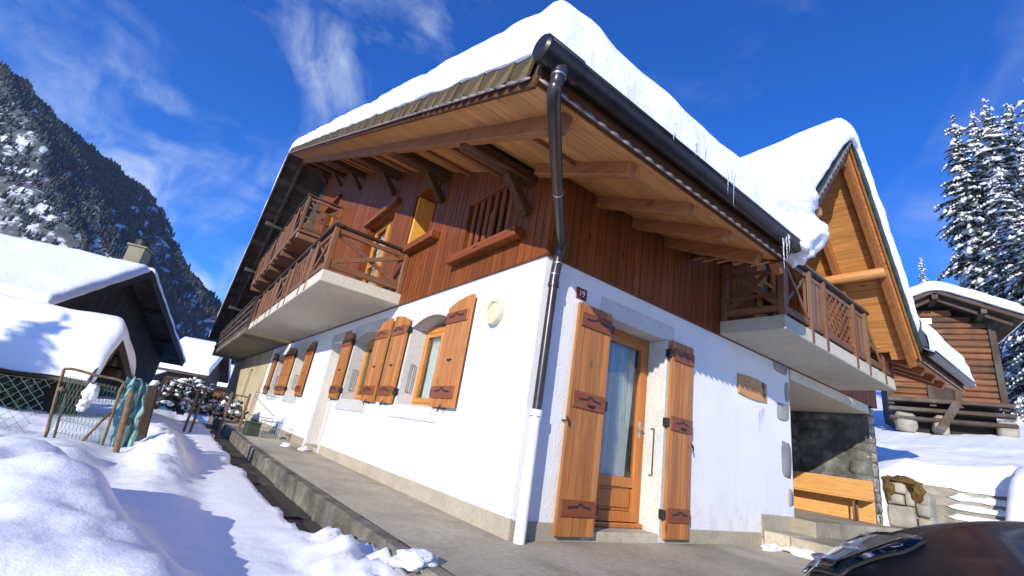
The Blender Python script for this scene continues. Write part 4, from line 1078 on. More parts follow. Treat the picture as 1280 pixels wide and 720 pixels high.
# dormer snow
rows = [(EY - .07 + d, f) for d, f in ET] + [(y, 1.0) for y in seq(EY + .3, ridge_y + .4, .10)]
def softabs(x, k=.30): return math.sqrt(x * x + k * k) - k * .4
xl, xr_ = DX - 2.75, DX + 2.62
def cols_d(y): return [(xl + d, f) for d, f in ET] + [(x, 1.0) for x in seq(xl + .24, xr_ - .24, .085)] + [(xr_ - d, f) for d, f in reversed(ET)]
roof_snow('roof_snow', 'smooth snow cap over the steep dormer gable', rows, cols_d, lambda x, y: max(DZ - DSL * softabs(x - DX) + .03, Zt(max(y, EY)) + .08),
          lambda x, y: .46 + .05 * fbm((x, y, 9), 3) + .05 * sstep(DX + .3, DX + 1.2, x) * fbm((x * 2.2, y * 2.2, 4), 3) + .12 * sstep(DX - 1.2, DX - 2.4, x), None, lump=.03, seed=5)
# slumped lump hanging off the end of the gutter
def snow_lump(c, r, seed, seg=40, rings=26, amp=.28):
    mb = MB(); vs = []; c = Vector(c)
    for i in range(rings + 1):
        th = math.pi * i / rings
        for j in range(seg):
            ph = 2 * math.pi * j / seg; dv = Vector((math.sin(th) * math.cos(ph), math.sin(th) * math.sin(ph), math.cos(th)))
            k = 1 + amp * fbm(dv * 1.6 + Vector((seed, 0, seed)), 3) + .10 * fbm(dv * 6 + Vector((seed, 0, 0)), 2); vs.append(c + Vector((dv.x * r[0], dv.y * r[1], dv.z * r[2])) * k)
    fs = [(i * seg + j, (i + 1) * seg + j, (i + 1) * seg + (j + 1) % seg, i * seg + (j + 1) % seg) for i in range(rings) for j in range(seg)]
    return mb.add(vs, fs)
mb = snow_lump((2.30, -1.50, 3.52), (.36, .28, .30), 3); b2 = snow_lump((2.12, -1.36, 3.85), (.50, .42, .34), 8, amp=.18); mb.add(b2.v, b2.f)
tag(mb.build('snow_clump', 'snow_rough', None, True), 'bulging snow clump sagging over the end of the gutter below the dormer', 'snow')
# icicles
def icicle(p, L, r, k, lab):
    mb = MB(); pts = [Vector(p) + Vector((.004 * math.sin(i * 2 + k), .004 * math.cos(i * 3 + k), -L * i / 7)) for i in range(8)]
    mb.tube(pts, [r * (1 - i / 7.6) * (1 + .15 * math.sin(i * 2.5 + k)) for i in range(8)], 7)
    return tag(mb.build('icicle', 'ice', None, True), lab, 'icicle', 'icicles along the eave')
ri = random.Random(6)
ILAB = ['short icicle nearest the house corner, high on the eave snow', 'second icicle from the house corner along the eave', 'left one of the two long icicles midway along the eave', 'longest icicle midway along the eave', 'tiny icicle just left of the two long ones', 'longest icicle at the gutter end by the dormer', 'middle icicle of three at the gutter end', 'shortest icicle of three at the gutter end']
for (u, v, L), lab in zip([(843, 155, .16), (870, 168, .22), (910, 205, .32), (917, 207, .44), (882, 172, .16), (979, 298, .34), (983, 296, .28), (986, 293, .2)], ILAB):
    icicle(on(u, v, 'y', EY - .22 if u < 950 else EY - .30), L, .006 + ri.random() * .004, u, lab)

# ================================================================== STEPS, RETAINING WALL, HILLSIDE
ws = thing('retaining_wall', 'low mossy rubble retaining wall beside the porch', 'wall', (9.9, -.2, .2))
rw = random.Random(21)
for k, (y0, y1, z0, z1, dx) in enumerate([(-.46, -.02, .40, .82, 0), (-.70, -.48, .40, .66, .05), (-.70, -.47, .67, .92, .10), (-.30, -.02, .83, 1.04, .05), (-.46, -.31, .83, 1.10, .08), (-.34, -.03, 1.05, 1.30, .10), (-.66, -.47, .93, 1.16, .2)]):
    blob_stone((10.02 + dx, (y0 + y1) / 2, (z0 + z1) / 2), (.22, (y1 - y0) / 2 - .004, (z1 - z0) / 2 - .004), .13, 14, 10, k + 3, .30).build('stone', 'rubble', ws, True)
MB().abox((10.0, -.68, .1), (10.45, .3, 1.12), .02).build('core', 'rubble', ws)
for c, r, sd in (((10.12, -.22, 1.30), (.24, .30, .10), 30), ((10.05, -.50, 1.10), (.2, .12, .20), 31), ((9.95, -.08, 1.12), (.14, .10, .2), 33)):
    snow_lump(c, r, sd, 30, 16, .45).build('moss', 'moss', ws, True)
st = thing('outdoor_steps', 'snow covered concrete steps climbing the bank right of the porch', 'steps', (11.0, -1.0, .2))
for i in range(5):
    zz = .58 + i * .195; xx = 10.46 + i * .27
    MB().abox((xx, -1.62, zz - .22), (xx + .30, -.45 + .06 * i, zz), .02).build('step', 'rubble', st)
    mb = MB(); n = 30; vs = []; y0_ = -.62 - .16 * ((i * 7) % 4) / 3 + rw.uniform(-.12, .10)
    for a in range(n + 1):
        y_ = lerp(y0_, -1.66, a / n); tt = sstep(0, .22, a / n) * (.085 + .05 * fbm((y_ * 4, i, 0), 3))
        for b_, (dx, k) in enumerate([(.30, .15), (.22, .9), (.1, 1.0), (.02, .85), (-.03, .30), (-.035, -.45)]):
            vs.append((xx + dx + .025 * fbm((y_ * 5, i * 3, b_), 2), y_, zz + tt * k - .004))
    mb.add(vs, [(a * 6 + b_ + 1, a * 6 + b_, a * 6 + b_ + 6, a * 6 + b_ + 7) for a in range(n) for b_ in range(5)])
    mb.build('snow_cover', 'snow_rough', st, True)
# snow remnants on the patio
for k, (u, v, rx, ry, rz) in enumerate([(965, 686, .28, .05, .05), (1010, 692, .42, .22, .07), (1075, 672, .6, .16, .06), (520, 700, .14, .12, .05)]):
    p = on(u, v, 'z', 0.02); mb = snow_lump((p.x, p.y, .02), (rx, ry, rz), 40 + k, 30, 14, .5)
    tag(mb.build('snow_patch', 'snow_rough', None, True), ['thin strip of leftover snow on the patio right of the door', 'flat patch of snow on the concrete beside the car', 'snow patch on the porch step behind the car bonnet', 'small snow lump on the patio kerb'][k], 'snow')
for k, (u, v) in enumerate([(343, 594), (358, 557), (380, 562)]):
    p = on(u, v, 'z', -.24 if k == 0 else .02); tag(snow_lump((p.x, p.y, p.z), (.10, .08, .05), 60 + k, 20, 12, .5).build('snow_patch', 'snow_rough', None, True), ['lone snow lump lying in the drainage channel', 'left one of two snow lumps before the pale door', 'right one of two snow lumps before the pale door'][k], 'snow')

# ================================================================== BARN
XB = 19.0
def bpt(u, v, dx=0): return on(u, v, 'x', XB + dx)
zb = bpt(1190, 541).z; ya, yb = 2.05, -.93; zt_ = bpt(1247, 400).z; yc = (ya + yb) / 2; za = bpt(1165, 360, -.9).z
BROT = R_(20)
barn = thing('log_barn', 'old sunlit log barn on low posts uphill behind the chalet', 'barn', (XB, yc, zb))
rb = random.Random(31); z = zb + 1.05; k = 0
slope = (za - zt_) / 2.05
while z < za - .45:
    h = rb.uniform(.20, .27); hw = (ya - yb) / 2
    if z + h > zt_: hw = min(hw, (za - .25 - z - h) / slope)
    if hw < .2: break
    MB().cbox((XB + .07 + rb.uniform(-.02, .02), yc, z + h / 2), ((0, 1, 0), (1, 0, 0), (0, 0, 1)), (hw, .09, h / 2 - .006), .045).build('log', 'barn_y', barn)
    if z + h <= zt_: MB().cbox((XB + 2.2, yb + .07, z + h / 2), ((1, 0, 0), (0, 1, 0), (0, 0, 1)), (2.1, .085, h / 2 - .006), .045).build('log', 'barn_x', barn)
    z += h
MB().prism([(XB + .14, ya - .1, zb + .9), (XB + .14, ya - .1, zt_ - .1), (XB + .14, yc, za - .5), (XB + .14, yb + .16, zt_ - .1), (XB + .14, yb + .16, zb + .9)], (4.1, 0, 0)).build('core', 'dark', barn)
for yy in (yb + .02, yc - .35, yc + .35, ya): MB().abox((XB - .10, yy - .09, zb + .85), (XB - .025, yy + .09, min(zt_ + .2, za - .6) if abs(yy - yc) > 1 else zb + 2.3)).build('post', 'old_z', barn)
MB().abox((XB - .06, yc - .26, zb + 1.0), (XB - .03, yc + .26, zb + 2.2)).build('door', 'old_z', barn)
dcol = M['barn_z']
for z0, w_ in ((zb + .95, .09), (zb + .62, .07), (zb + .30, .05)):
    MB().abox((XB - .25, yb - .15, z0), (XB + .1, ya + .1, z0 + .11 + w_ * .3), .02).build('sill_beam', 'old_y', barn)
MB().beam((XB - .5, yc + .30, zb + .0), (XB - .3, yc - .25, zb + .98), .24, .05, up=(1, 0, 0)).build('leaning_plank', 'old_z', barn)
for yy, s_ in ((yb + .05, .26), (ya - .35, .34), (yc + .2, .2)): blob_stone((XB + .05, yy, zb + .22), (.26, s_, .34), .25, 9, 7, yy).build('foot_stone', 'rubble', barn, True)
MB().box((XB + .35, yb + .2, zb - .3), (XB + 4.0, ya - .1, zb + .95)).build('crawl_space', 'dark', barn)
MB().abox((XB - .03, yc + .05, za - 1.12), (XB - .012, yc + .48, za - .88)).build('name_board', 'sign_white', barn)
for sgn in (-1, 1):
    e = Vector((0, yc + sgn * 2.1, zt_ + .05)); a = Vector((0, yc, za))
    nrm = Vector((0, sgn * (za - zt_ - .05), 2.1)).normalized()
    mb = MB(); mb.prism([(XB - .9, a.y, a.z), (XB - .9, e.y, e.z), (XB - .9, e.y, e.z - .16), (XB - .9, a.y, a.z - .16)], (5.6, 0, 0)); mb.build('roof', 'old_x', barn)
    MB().beam((XB - .55, a.y, a.z - .26), (XB - .55, e.y - sgn * .2, e.z - .2), .12, .16).build('rafter', 'old_y', barn)
    MB().beam((XB - .85, a.y + sgn * 1.2, lerp(a.z, e.z, .57) - .26), (XB + .2, a.y + sgn * 1.2, lerp(a.z, e.z, .57) - .26), .16, .16).build('purlin', 'old_x', barn)
MB().beam((XB - .85, yc, za - .30), (XB + .2, yc, za - .30), .18, .18).build('purlin', 'old_x', barn)
ETb = edge_tab(.26, 7, .05)
rows = [(yc - 2.2 + d, f) for d, f in ETb] + [(y, 1.0) for y in seq(yc - 1.85, yc + 1.85, .12)] + [(yc + 2.2 - d, f) for d, f in reversed(ETb)]
def cols_b(y): return [(XB - .98 + d, f) for d, f in ETb] + [(x, 1.0) for x in seq(XB - .6, XB + 4.4, .16)] + [(XB + 4.8 - d, f) for d, f in reversed(ETb)]
bs = roof_snow('roof_snow', 'rounded snow load on the log barn roof', rows, cols_b, lambda x, y: za - (za - zt_ - .05) / 2.1 * softabs(y - yc, .25), lambda x, y: .40 + .05 * fbm((x, y, 3), 3), None, lump=.03, seed=9)
barn.rotation_euler = (0, 0, BROT); pv = Vector((XB, yc, 0)); bs.rotation_euler = (0, 0, BROT); bs.location = pv - Matrix.Rotation(BROT, 3, 'Z') @ pv

# ================================================================== SPRUCES
m, t, b = newmat('frosted spruce needles'); v = coords(t); g = tnoise(t, v, 2.2, 4, .6)
col = ramp(t, g, [(.3, (.012, .024, .014)), (.7, (.035, .055, .03))]); g2 = tnoise(t, v, 5.0, 4, .65)
gn = nd(t, 'ShaderNodeNewGeometry'); sz = nd(t, 'ShaderNodeSeparateXYZ'); t.links.new(gn.outputs['True Normal'], sz.inputs[0])
ab = nd(t, 'ShaderNodeMath', operation='ABSOLUTE'); t.links.new(sz.outputs['Z'], ab.inputs[0])
ml = nd(t, 'ShaderNodeMath', operation='MULTIPLY'); t.links.new(mrange(t, ab.outputs[0], .35, .8), ml.inputs[0]); t.links.new(mrange(t, g2, .45, .62), ml.inputs[1])
col = mixc(t, ml.outputs[0], col, (.78, .80, .83)); t.links.new(col, b.inputs['Base Color']); b.inputs['Roughness'].default_value = .85; M['frosted'] = m
M['needle'] = plain('spruce needles', (0.018, 0.035, 0.018), 0.8, 0, .45, 3)
M['bark'] = plain('spruce bark', (0.06, 0.045, 0.035), 0.9, 0, .3, 6)
def spruce_meshes(H, R, seed):
    rn = random.Random(seed); T = MB(); C = MB(); S = MB()
    T.tube([(0, 0, -.5), (0, 0, H * .5), (0, 0, H * .98)], [H * .016, H * .010, .02], 8)
    z = H * .08
    while z < H * .985:
        f = 1 - z / H; r = R * (f ** .75) * rn.uniform(.8, 1.15) + .12; nb = 7 + int(6 * f)
        for b_ in range(nb):
            ph = rn.uniform(0, 2 * math.pi); L = r * rn.uniform(.55, 1.2); dr = Vector((math.cos(ph), math.sin(ph), 0)); sd = Vector((-dr.y, dr.x, 0)); z0 = z + rn.uniform(-.4, .4)
            n = max(4, int(L / .16)); prev = None
            for i in range(n + 1):
                s_ = i / n; p = dr * (L * s_) + Vector((0, 0, z0 + L * (.12 * s_ - .85 * s_ * s_ * (0.45 + .55 * f)))) + sd * (.05 * math.sin(i + b_))
                wd = (.30 * (1 - s_) + .13) * min(1, L) * rn.uniform(.7, 1.2)
                if prev:
                    for sg in (-1, 1):
                        t_ = p + sd * sg * wd * 1.1 + Vector((0, 0, -wd * rn.uniform(.25, .7))) + dr * wd * .35
                        C.add([prev, p, t_, prev + (t_ - p) * .75], [(0, 1, 2, 3)])
                    t_ = (p + prev) / 2 + Vector((0, 0, -wd * 1.0)) + sd * rn.uniform(-.1, .1)
                    C.add([prev, p, t_], [(0, 1, 2)])
                    if rn.random() < .62:
                        q = (p + prev) / 2 + Vector((0, 0, .035)); big = .8 + .9 * (rn.random() < .2); w2 = wd * rn.uniform(.6, 1.15) * big; l2 = L / n * rn.uniform(.6, 1.1) * big; h2 = (.10 + .10 * rn.random()) * big
                        dz = Vector((0, 0, 1)); dn = (p - prev).normalized()
                        S.add([q + dn * l2, q + sd * w2 - dz * .05, q - dn * l2, q - sd * w2 - dz * .05, q + dz * h2, q - dz * .05], [(0, 1, 4), (1, 2, 4), (2, 3, 4), (3, 0, 4), (1, 0, 5), (2, 1, 5), (3, 2, 5), (0, 3, 5)])
                prev = p
        z += max(.22, H * .022) * rn.uniform(.8, 1.2)
    r = []
    for mb, nm, mt, sm in ((T, 'trunk', 'bark', True), (C, 'crown', 'frosted', False), (S, 'snow_load', 'snow_soft', True)):
        me = mb.mesh(nm, sm); me.materials.append(M[mt]); r.append((nm, me))
    return r
SP = [spruce_meshes(20, 2.9, 1), spruce_meshes(20, 2.6, 2), spruce_meshes(20, 3.2, 3)]
def spruce(top, zbase, variant, label, group='snowy spruces on the hillside', wide=1.0, tilt=0.0):
    H = top.z - zbase; s_ = H / 20
    t_ = thing('spruce_tree', label, 'tree', (top.x, top.y, zbase), group); t_.scale = (s_ * wide, s_ * wide, s_); t_.rotation_euler = (tilt, tilt * .5, variant * 1.7 + top.x)
    for nm, me in SP[variant]:
        o = bpy.data.objects.new(nm, me); COL.objects.link(o); o.parent = t_
    return t_
def gz_(x, y): return ground_z(x, y) if x < 160 else 30
for u, v, d, k, wd, lab in [(1190, 146, 40, 0, 1.0, 'tall snowy spruce at the left edge of the group behind the barn'), (1214, 136, 47, 1, 1.0, 'slim snowy spruce between two taller spruces behind the barn'),
                            (1229, 128, 39, 2, 1.0, 'broad snow laden spruce rising straight behind the barn roof'), (1258, 126, 42, 1, 1.1, 'dark snowy spruce right of the broad one behind the barn'),
                            (1290, 78, 36, 0, 1.1, 'tallest snowy spruce cut by the right picture edge'), (1150, 320, 75, 1, .9, 'small distant spruce peeping over the barn roof snow'),
                            (1243, 215, 33, 2, 1.15, 'lower snowy spruce filling the gap right behind the barn'), (1275, 190, 30, 1, 1.25, 'lower dark spruce near the right picture edge behind the barn')]:
    p = at(u, v, d); spruce(p, gz_(p.x, p.y) - .2, k, lab, wide=wd)
M['shade_dark_z'] = wood('dark boards with shade in tone', (0.014, 0.011, 0.010), (0.045, 0.034, 0.026), 'z', 0.85, 0.6, 1.3, weather=(0.04, 0.037, 0.035))  # dark boards, their tone deepened to carry the gable's shade

# ================================================================== NEIGHBOUR HOUSE AND SHED, LEFT
def onplane(u, v, p0, n):
    r = ray(u, v); return CC + r * ((Vector(p0) - CC).dot(n) / r.dot(n))
E1 = Vector((.3, .954, 0)).normalized(); N1 = Vector((E1.y, -E1.x, 0)); RL = -N1            # gable direction, outward normal, ridge direction
def gable_house(name, label, V1, Va, Vr, depth, zbase, mts, over=.6, roof_th=.16, category='house', planks=True):
    """verge points: near eave, apex, far eave (all in the verge plane)"""
    h = thing(name, label, category, (V1.x, V1.y, zbase))
    back = RL * depth; inn = RL * over
    dn = (Va - V1).normalized(); df = (Vr - Va).normalized()
    drop = Vector((0, 0, -roof_th))
    mb = MB(); mb.prism([V1, Va, Va + drop, V1 + drop], back); mb.build('roof', mts[1], h)
    mb = MB(); mb.prism([Va, Vr, Vr + drop, Va + drop], back); mb.build('roof', mts[1], h)
    e1 = V1 + dn * .9 + drop + inn; e2 = Vr - df * .9 + drop + inn; ap = Va + drop + inn
    base = lambda p: Vector((p.x, p.y, zbase))
    mb = MB(); mb.prism([base(e1), e1, ap, e2, base(e2)], RL * (depth - 2 * over)); mb.build('wall', mts[0], h)
    # vertical boards on the gable
    if planks:
        L = (base(e2) - base(e1)).length; d = (base(e2) - base(e1)) / L; s_ = 0; rn = random.Random(len(label))
        while s_ < L - .1:
            w_ = min(rn.uniform(.28, .42), L - s_); a = base(e1) + d * s_; b_ = base(e1) + d * (s_ + w_ - .012)
            def top(p):
                t_ = (base(p) - base(e1)).dot(d); ta = (base(ap) - base(e1)).dot(d)
                return lerp(e1.z, ap.z, t_ / ta) if t_ < ta else lerp(ap.z, e2.z, (t_ - ta) / (L - ta))
            mb = MB(); mb.prism([a, b_, Vector((b_.x, b_.y, top(b_))), Vector((a.x, a.y, top(a)))], N1 * (.03 + rn.uniform(0, .012))); mb.build('plank', mts[0], h); s_ += w_
    for f_, nm in ((.33, 'purlin'), (.66, 'purlin')):
        for q0, q1 in ((V1, Va), (Va, Vr)):
            p = q0.lerp(q1, f_) + drop - Vector((0, 0, .12)); MB().beam(p - RL * -.05, p + RL * (over + .1), .18, .2).build(nm, mts[0], h)
    MB().beam(V1 + drop * .6 - RL * .02, Va + drop * .6 - RL * .02, .04, roof_th + .08).build('barge_board', mts[0], h)
    MB().beam(Va + drop * .6 - RL * .02, Vr + drop * .6 - RL * .02, .04, roof_th + .08).build('barge_board', mts[0], h)
    return h
def gable_snow(label, V1, Va, Vr, depth, t0, seed, cut=0.0, res=.3):
    """snow on both slopes, as a grid in (across, along)"""
    mb = MB(); n1 = (Va - V1).length; n2 = (Vr - Va).length; tab = edge_tab(.28, 6, .08)
    if cut == 0: RNG = [[(d, f) for d, f in tab] + [(s_, 1) for s_ in seq(.4, n1, res)] + [(s_, 1) for s_ in seq(n1 + .2, n1 + n2 - .4, res)] + [(n1 + n2 - d, f) for d, f in reversed(tab)]]
    else: RNG = [[(d, f) for d, f in tab] + [(s_, 1) for s_ in seq(.4, n1 - cut - .35, res)] + [(n1 - cut - d, f) for d, f in reversed(tab)], [(n1 + .3 + d, f) for d, f in tab] + [(s_, 1) for s_ in seq(n1 + .7, n1 + n2 - .4, res)] + [(n1 + n2 - d, f) for d, f in reversed(tab)]]
    Bq = [(d, f) for d, f in tab] + [(s_, 1) for s_ in seq(.4, depth - .4, res)] + [(depth - d, f) for d, f in reversed(tab)]
    nb = len(Bq)
    for A in RNG:
        vs = []
        for s_, fa in A:
            for q, fb in Bq:
                s2 = s_ - (cut * .5 * fbm((q * .5, seed, 0), 3) if cut and .5 < s_ / n1 < 1 else 0)
                p0 = V1 + (Va - V1) * (s2 / n1) if s2 <= n1 else Va + (Vr - Va) * ((s2 - n1) / n2)
                p = p0 + RL * q; f = min(fa, fb) if min(fa, fb) < 0 else fa * fb
                p = p + Vector((0, 0, .02 + f * (t0 + .12 * t0 * fbm(p * .5 + Vector((seed, 0, 0)), 3)))) + noise.noise_vector(p * 1.7) * .04; vs.append(p)
        mb.add(vs, [(i * nb + j, i * nb + j + 1, (i + 1) * nb + j + 1, (i + 1) * nb + j) for i in range(len(A) - 1) for j in range(nb - 1)])
    return tag(mb.build('roof_snow', 'snow_soft', None, True), label, 'snow', 'snow lying on roofs')
V1 = at(57, 383, 22.4); Va = onplane(190, 338, V1, N1); Vr = onplane(230, 452, V1, N1)
nh = gable_house('neighbour_house', 'dark boarded neighbour house with chimney across the lane', V1, Va, Vr, 15, -1.0, ('shade_dark_z', 'old_x'), 1.0, .3)
gable_snow('snow on the dark neighbour house, bare along its ridge', V1, Va, Vr, 15, .36, 3, cut=.55)
cpos = V1.lerp(Va, .80) + RL * 1.4
def chimney(p, w_, h_, zb_):
    MB().cbox((p.x, p.y, zb_ + h_ / 2), (E1, RL, (0, 0, 1)), (w_ / 2, w_ * .42, h_ / 2), .02).build('chimney', 'chimney', nh)
    MB().cbox((p.x, p.y, zb_ + h_ + .05), (E1, RL, (0, 0, 1)), (w_ / 2 + .08, w_ * .42 + .08, .05), .02).build('chimney_slab', 'chimney', nh)
    MB().tube([(p.x, p.y, zb_ + h_ + .1), (p.x, p.y, zb_ + h_ + .42)], [.30, .34], 12).build('chimney_cowl', 'iron', nh, True, 40)
cp = onplane(168, 330, V1 + RL * 1.2, N1)
chimney(cp, .85, 1.15, cp.z - .35)
# low shed under a thick snow cap in front of it
W1 = at(112, 474, 12.0); Wa = onplane(150, 422, W1, N1); Wr = onplane(163, 470, W1, N1)
shed = gable_house('garden_shed', 'low dark shed buried under a thick snow cap behind the fence', W1, Wa, Wr, 9, -.6, ('old_z', 'old_x'), .35, .12, 'shed')
gable_snow('deep rounded snow cap on the low garden shed', W1, Wa, Wr, 9, .42, 8, res=.16)

# distant houses at the end of the lane
def far_house(label, c, ang, w_, d_, h_, hr, seed, wallm='old_z'):
    c = Vector(c); h = thing('distant_house', label, 'house', c, 'houses at the end of the lane')
    ca, sa = math.cos(ang), math.sin(ang); X = Vector((ca, sa, 0)); Y = Vector((-sa, ca, 0)); Z = Vector((0, 0, 1))
    P = lambda a, b_, z: c + X * a + Y * b_ + Z * z
    mb = MB(); mb.prism([P(-w_ / 2, -d_ / 2, -1), P(w_ / 2, -d_ / 2, -1), P(w_ / 2, -d_ / 2, h_), P(0, -d_ / 2, hr - .3), P(-w_ / 2, -d_ / 2, h_)], Y * d_); mb.build('wall', wallm, h)
    o_ = .8; sl_ = (hr - h_) / (w_ / 2)
    for sg in (-1, 1):
        mb = MB(); mb.prism([P(0, -d_ / 2 - o_, hr), P(sg * (w_ / 2 + o_), -d_ / 2 - o_, h_ - sl_ * o_), P(sg * (w_ / 2 + o_), -d_ / 2 - o_, h_ - sl_ * o_ - .2), P(0, -d_ / 2 - o_, hr - .2)], Y * (d_ + 2 * o_)); mb.build('roof', 'old_y', h)
    for k in (-1, 1):
        mb = MB(); mb.cbox(P(k * w_ * .22, -d_ / 2 - .03, h_ * .55), (X, Y, Z), (.45, .04, .6), .01); wi = mb.build('window', 'sign_white', h)
        mb = MB(); mb.cbox(P(k * w_ * .22, -d_ / 2 - .075, h_ * .55), (X, Y, Z), (.36, .01, .5), .004); mb.build('pane', 'dark', wi)
    mb = MB(); tab = edge_tab(.25, 5, .08); A = [(-w_ / 2 - o_ - .05 + d, f) for d, f in tab] + [(s_, 1) for s_ in seq(-w_ / 2 - o_ + .35, w_ / 2 + o_ - .35, .4)] + [(w_ / 2 + o_ + .05 - d, f) for d, f in reversed(tab)]
    Bq = [(-d_ / 2 - o_ - .05 + d, f) for d, f in tab] + [(s_, 1) for s_ in seq(-d_ / 2 - o_ + .35, d_ / 2 + o_ - .35, .5)] + [(d_ / 2 + o_ + .05 - d, f) for d, f in reversed(tab)]
    vs = []
    for a, fa in A:
        for b_, fb in Bq:
            f = min(fa, fb) if min(fa, fb) < 0 else fa * fb; q = P(a, b_, hr - sl_ * softabs(a, .3) + .02 + .45 * f); vs.append(q + noise.noise_vector(q) * .05)
    nb = len(Bq); mb.add(vs, [(i * nb + j, i * nb + j + 1, (i + 1) * nb + j + 1, (i + 1) * nb + j) for i in range(len(A) - 1) for j in range(nb - 1)])
    tag(mb.build('roof_snow', 'snow_soft', None, True), 'snow on the roof of the ' + label, 'snow', 'snow lying on roofs')
def gp(u, d, z=-1.0): p = at(u, 480, d); return (p.x, p.y, z)
far_house('narrow dark timber house at the end of the lane', gp(240, 56), 1.27, 7, 2.6, 3.8, 6.4, 1)
far_house('low reddish house with bright roof at the end of the lane', gp(274, 72), 1.27, 7, 3.5, 3.2, 5.4, 2, 'barn_z')
far_house('farthest dark house peeping beyond the lane', gp(222, 95), .2, 8, 9, 3.2, 5.6, 3, 'old_z')

# ================================================================== FENCES
gate = thing('garden_gate', 'bent rusty wire mesh gate half buried in snow', 'gate', (-3.5, 4.6, 0.0))
def gp4(u, v, y=4.6): return on(u, v, 'y', y)
MB().tube(smooth_path([gp4(56, 548), gp4(77, 472), gp4(86, 461), gp4(120, 469), gp4(153, 477), gp4(150, 490), gp4(124, 566)], 6), .017, 8).build('frame', 'rust', gate, True)
MB().tube([gp4(66, 552, 4.63), gp4(88, 473, 4.63), gp4(148, 485, 4.63)], .014, 8).build('frame', 'rust', gate, True)
MB().tube([gp4(102, 552), gp4(138, 515)], .016, 8).build('brace', 'rust', gate, True)
MB().tube([gp4(75, 484), gp4(79, 489)], .03, 8).build('hinge', 'rust', gate, True)
mb = MB()
for i in range(15):
    a = i / 14
    p0 = gp4(lerp(84, 150, a), lerp(468, 484, a)); p1 = gp4(lerp(58, 122, min(1, a + .28)), lerp(545, 560, min(1, a + .28)))
    mb.tube([p0, (p0 + p1) / 2 + Vector((0, .01, 0)), p1], .0022, 3, False)
    p1 = gp4(lerp(58, 122, max(0, a - .28)), lerp(545, 560, max(0, a - .28))); mb.tube([p0, p1], .0022, 3, False)
for i in range(5):
    a = (i + .5) / 5; mb.tube([gp4(lerp(84, 58, a), lerp(468, 545, a)), gp4(lerp(150, 122, a), lerp(484, 560, a))], .0022, 3, False)
mb.build('wire_mesh', 'green_wire', gate)
mb = snow_lump(gp4(113, 492, 4.55), (.07, .08, .13), 77, 24, 16, .5); b2 = snow_lump(gp4(104, 506, 4.55), (.06, .08, .07), 78, 24, 16, .5); mb.add(b2.v, b2.f)
tag(mb.build('snow_clump', 'snow_rough', None, True), 'white snow clump stuck on the bent wire gate', 'snow')
cf = thing('chain_link_fence', 'green chain link fence stretched left of the rusty gate', 'fence', (-4.0, 4.8, 0))
x0, x1, zlo, zhi = -9.0, -3.92, -.12, .60; mb = MB(); st_ = .115; n = int((x1 - x0) / st_)
for i in range(-8, n + 1):
    for sg in (1, -1):
        pts = []
        for k in range(9):
            z = lerp(zlo, zhi, k / 8); x = x0 + i * st_ + (z - zlo) * .95 if sg > 0 else x0 + i * st_ + (zhi - z) * .95
            if x0 <= x <= x1: pts.append((x, 4.8 + .006 * sg, z + .05 * math.sin(x * 1.3)))
        if len(pts) > 1: mb.tube(pts, .0028, 3, False)
mb.build('chain_link', 'green_wire', cf)
MB().tube([(x0 + i * .5, 4.8, zhi + .05 * math.sin((x0 + i * .5) * 1.3)) for i in range(11)], .003, 4).build('wire', 'rust', cf)
for xx in (-8.9, -6.4): MB().tube([(xx, 4.82, -.4), (xx, 4.82, .68)], .02, 8).build('post', 'rust', cf, True)
fp = thing('fence_post', 'leaning brown tubular post in the snow right of the gate', 'post', (-3.0, 4.2, -.2))
a, b_ = gp4(138, 590, 4.2), gp4(165, 489, 4.2); MB().tube([a - (b_ - a) * .25, a, b_], .036, 14).build('tube', 'rust', fp, True, 40)
MB().tube([b_, b_ + Vector((0, 0, .006))], [.036, .028], 14).build('cap', 'rust', fp, True)
MB().cbox((a + (b_ - a) * .62) + Vector((.05, .0, 0)), ((1, 0, 0), (0, 1, 0), (0, 0, 1)), (.02, .02, .05), .004).build('latch', 'iron', fp)
fp2 = thing('fence_post', 'broad dark wooden post behind the green net', 'post', (-2.95, 5.3, 0))
a, b_ = on(172, 560, 'y', 5.3), on(192, 482, 'y', 5.3); MB().beam(a - (b_ - a) * .3, b_, .14, .14, up=(0, 1, 0), ch=.02).build('stake', 'old_z', fp2)
# crumpled green net
net = MB(); nu, nv_ = 26, 34; vs = []
for j in range(nv_ + 1):
    for i in range(nu + 1):
        u, v = i / nu, j / nv_
        p = on(lerp(lerp(160, 187, u), lerp(132, 168, u), v), lerp(lerp(470, 478, u), lerp(572, 556, u), v), 'y', 4.75)
        q = noise.noise_vector(Vector((u * 4, v * 6, 1))) * .06 + Vector((0, .05 * math.sin(u * 16 + v * 3), 0)); vs.append(p + q)
net.add(vs, [(j * (nu + 1) + i, j * (nu + 1) + i + 1, (j + 1) * (nu + 1) + i + 1, (j + 1) * (nu + 1) + i) for j in range(nv_) for i in range(nu)])
no = tag(net.build('green_net', 'net', None, True), 'crumpled turquoise netting hung behind the leaning post', 'net'); sm = no.modifiers.new('thickness', 'SOLIDIFY'); sm.thickness = .004
hd = MB(); rn = random.Random(12)
for i in range(2600):
    x = rn.uniform(-9.5, -4.6); c = Vector((x, 8.2 + rn.gauss(0, .22), -.1 + rn.random() ** .7 * .62)); d = noise.noise_vector(c * 9) * .08; e_ = Vector((rn.uniform(-1, 1), rn.uniform(-1, 1), rn.uniform(-1, 1))) * .06
    hd.add([c, c + d, c + d + e_, c + e_], [(0, 1, 2, 3)])
hedge = thing('hedge', 'dark green clipped hedge under the shed eave behind the wire fence', 'hedge', (-7, 8.2, -.1)); hd.build('foliage', 'needle', hedge)
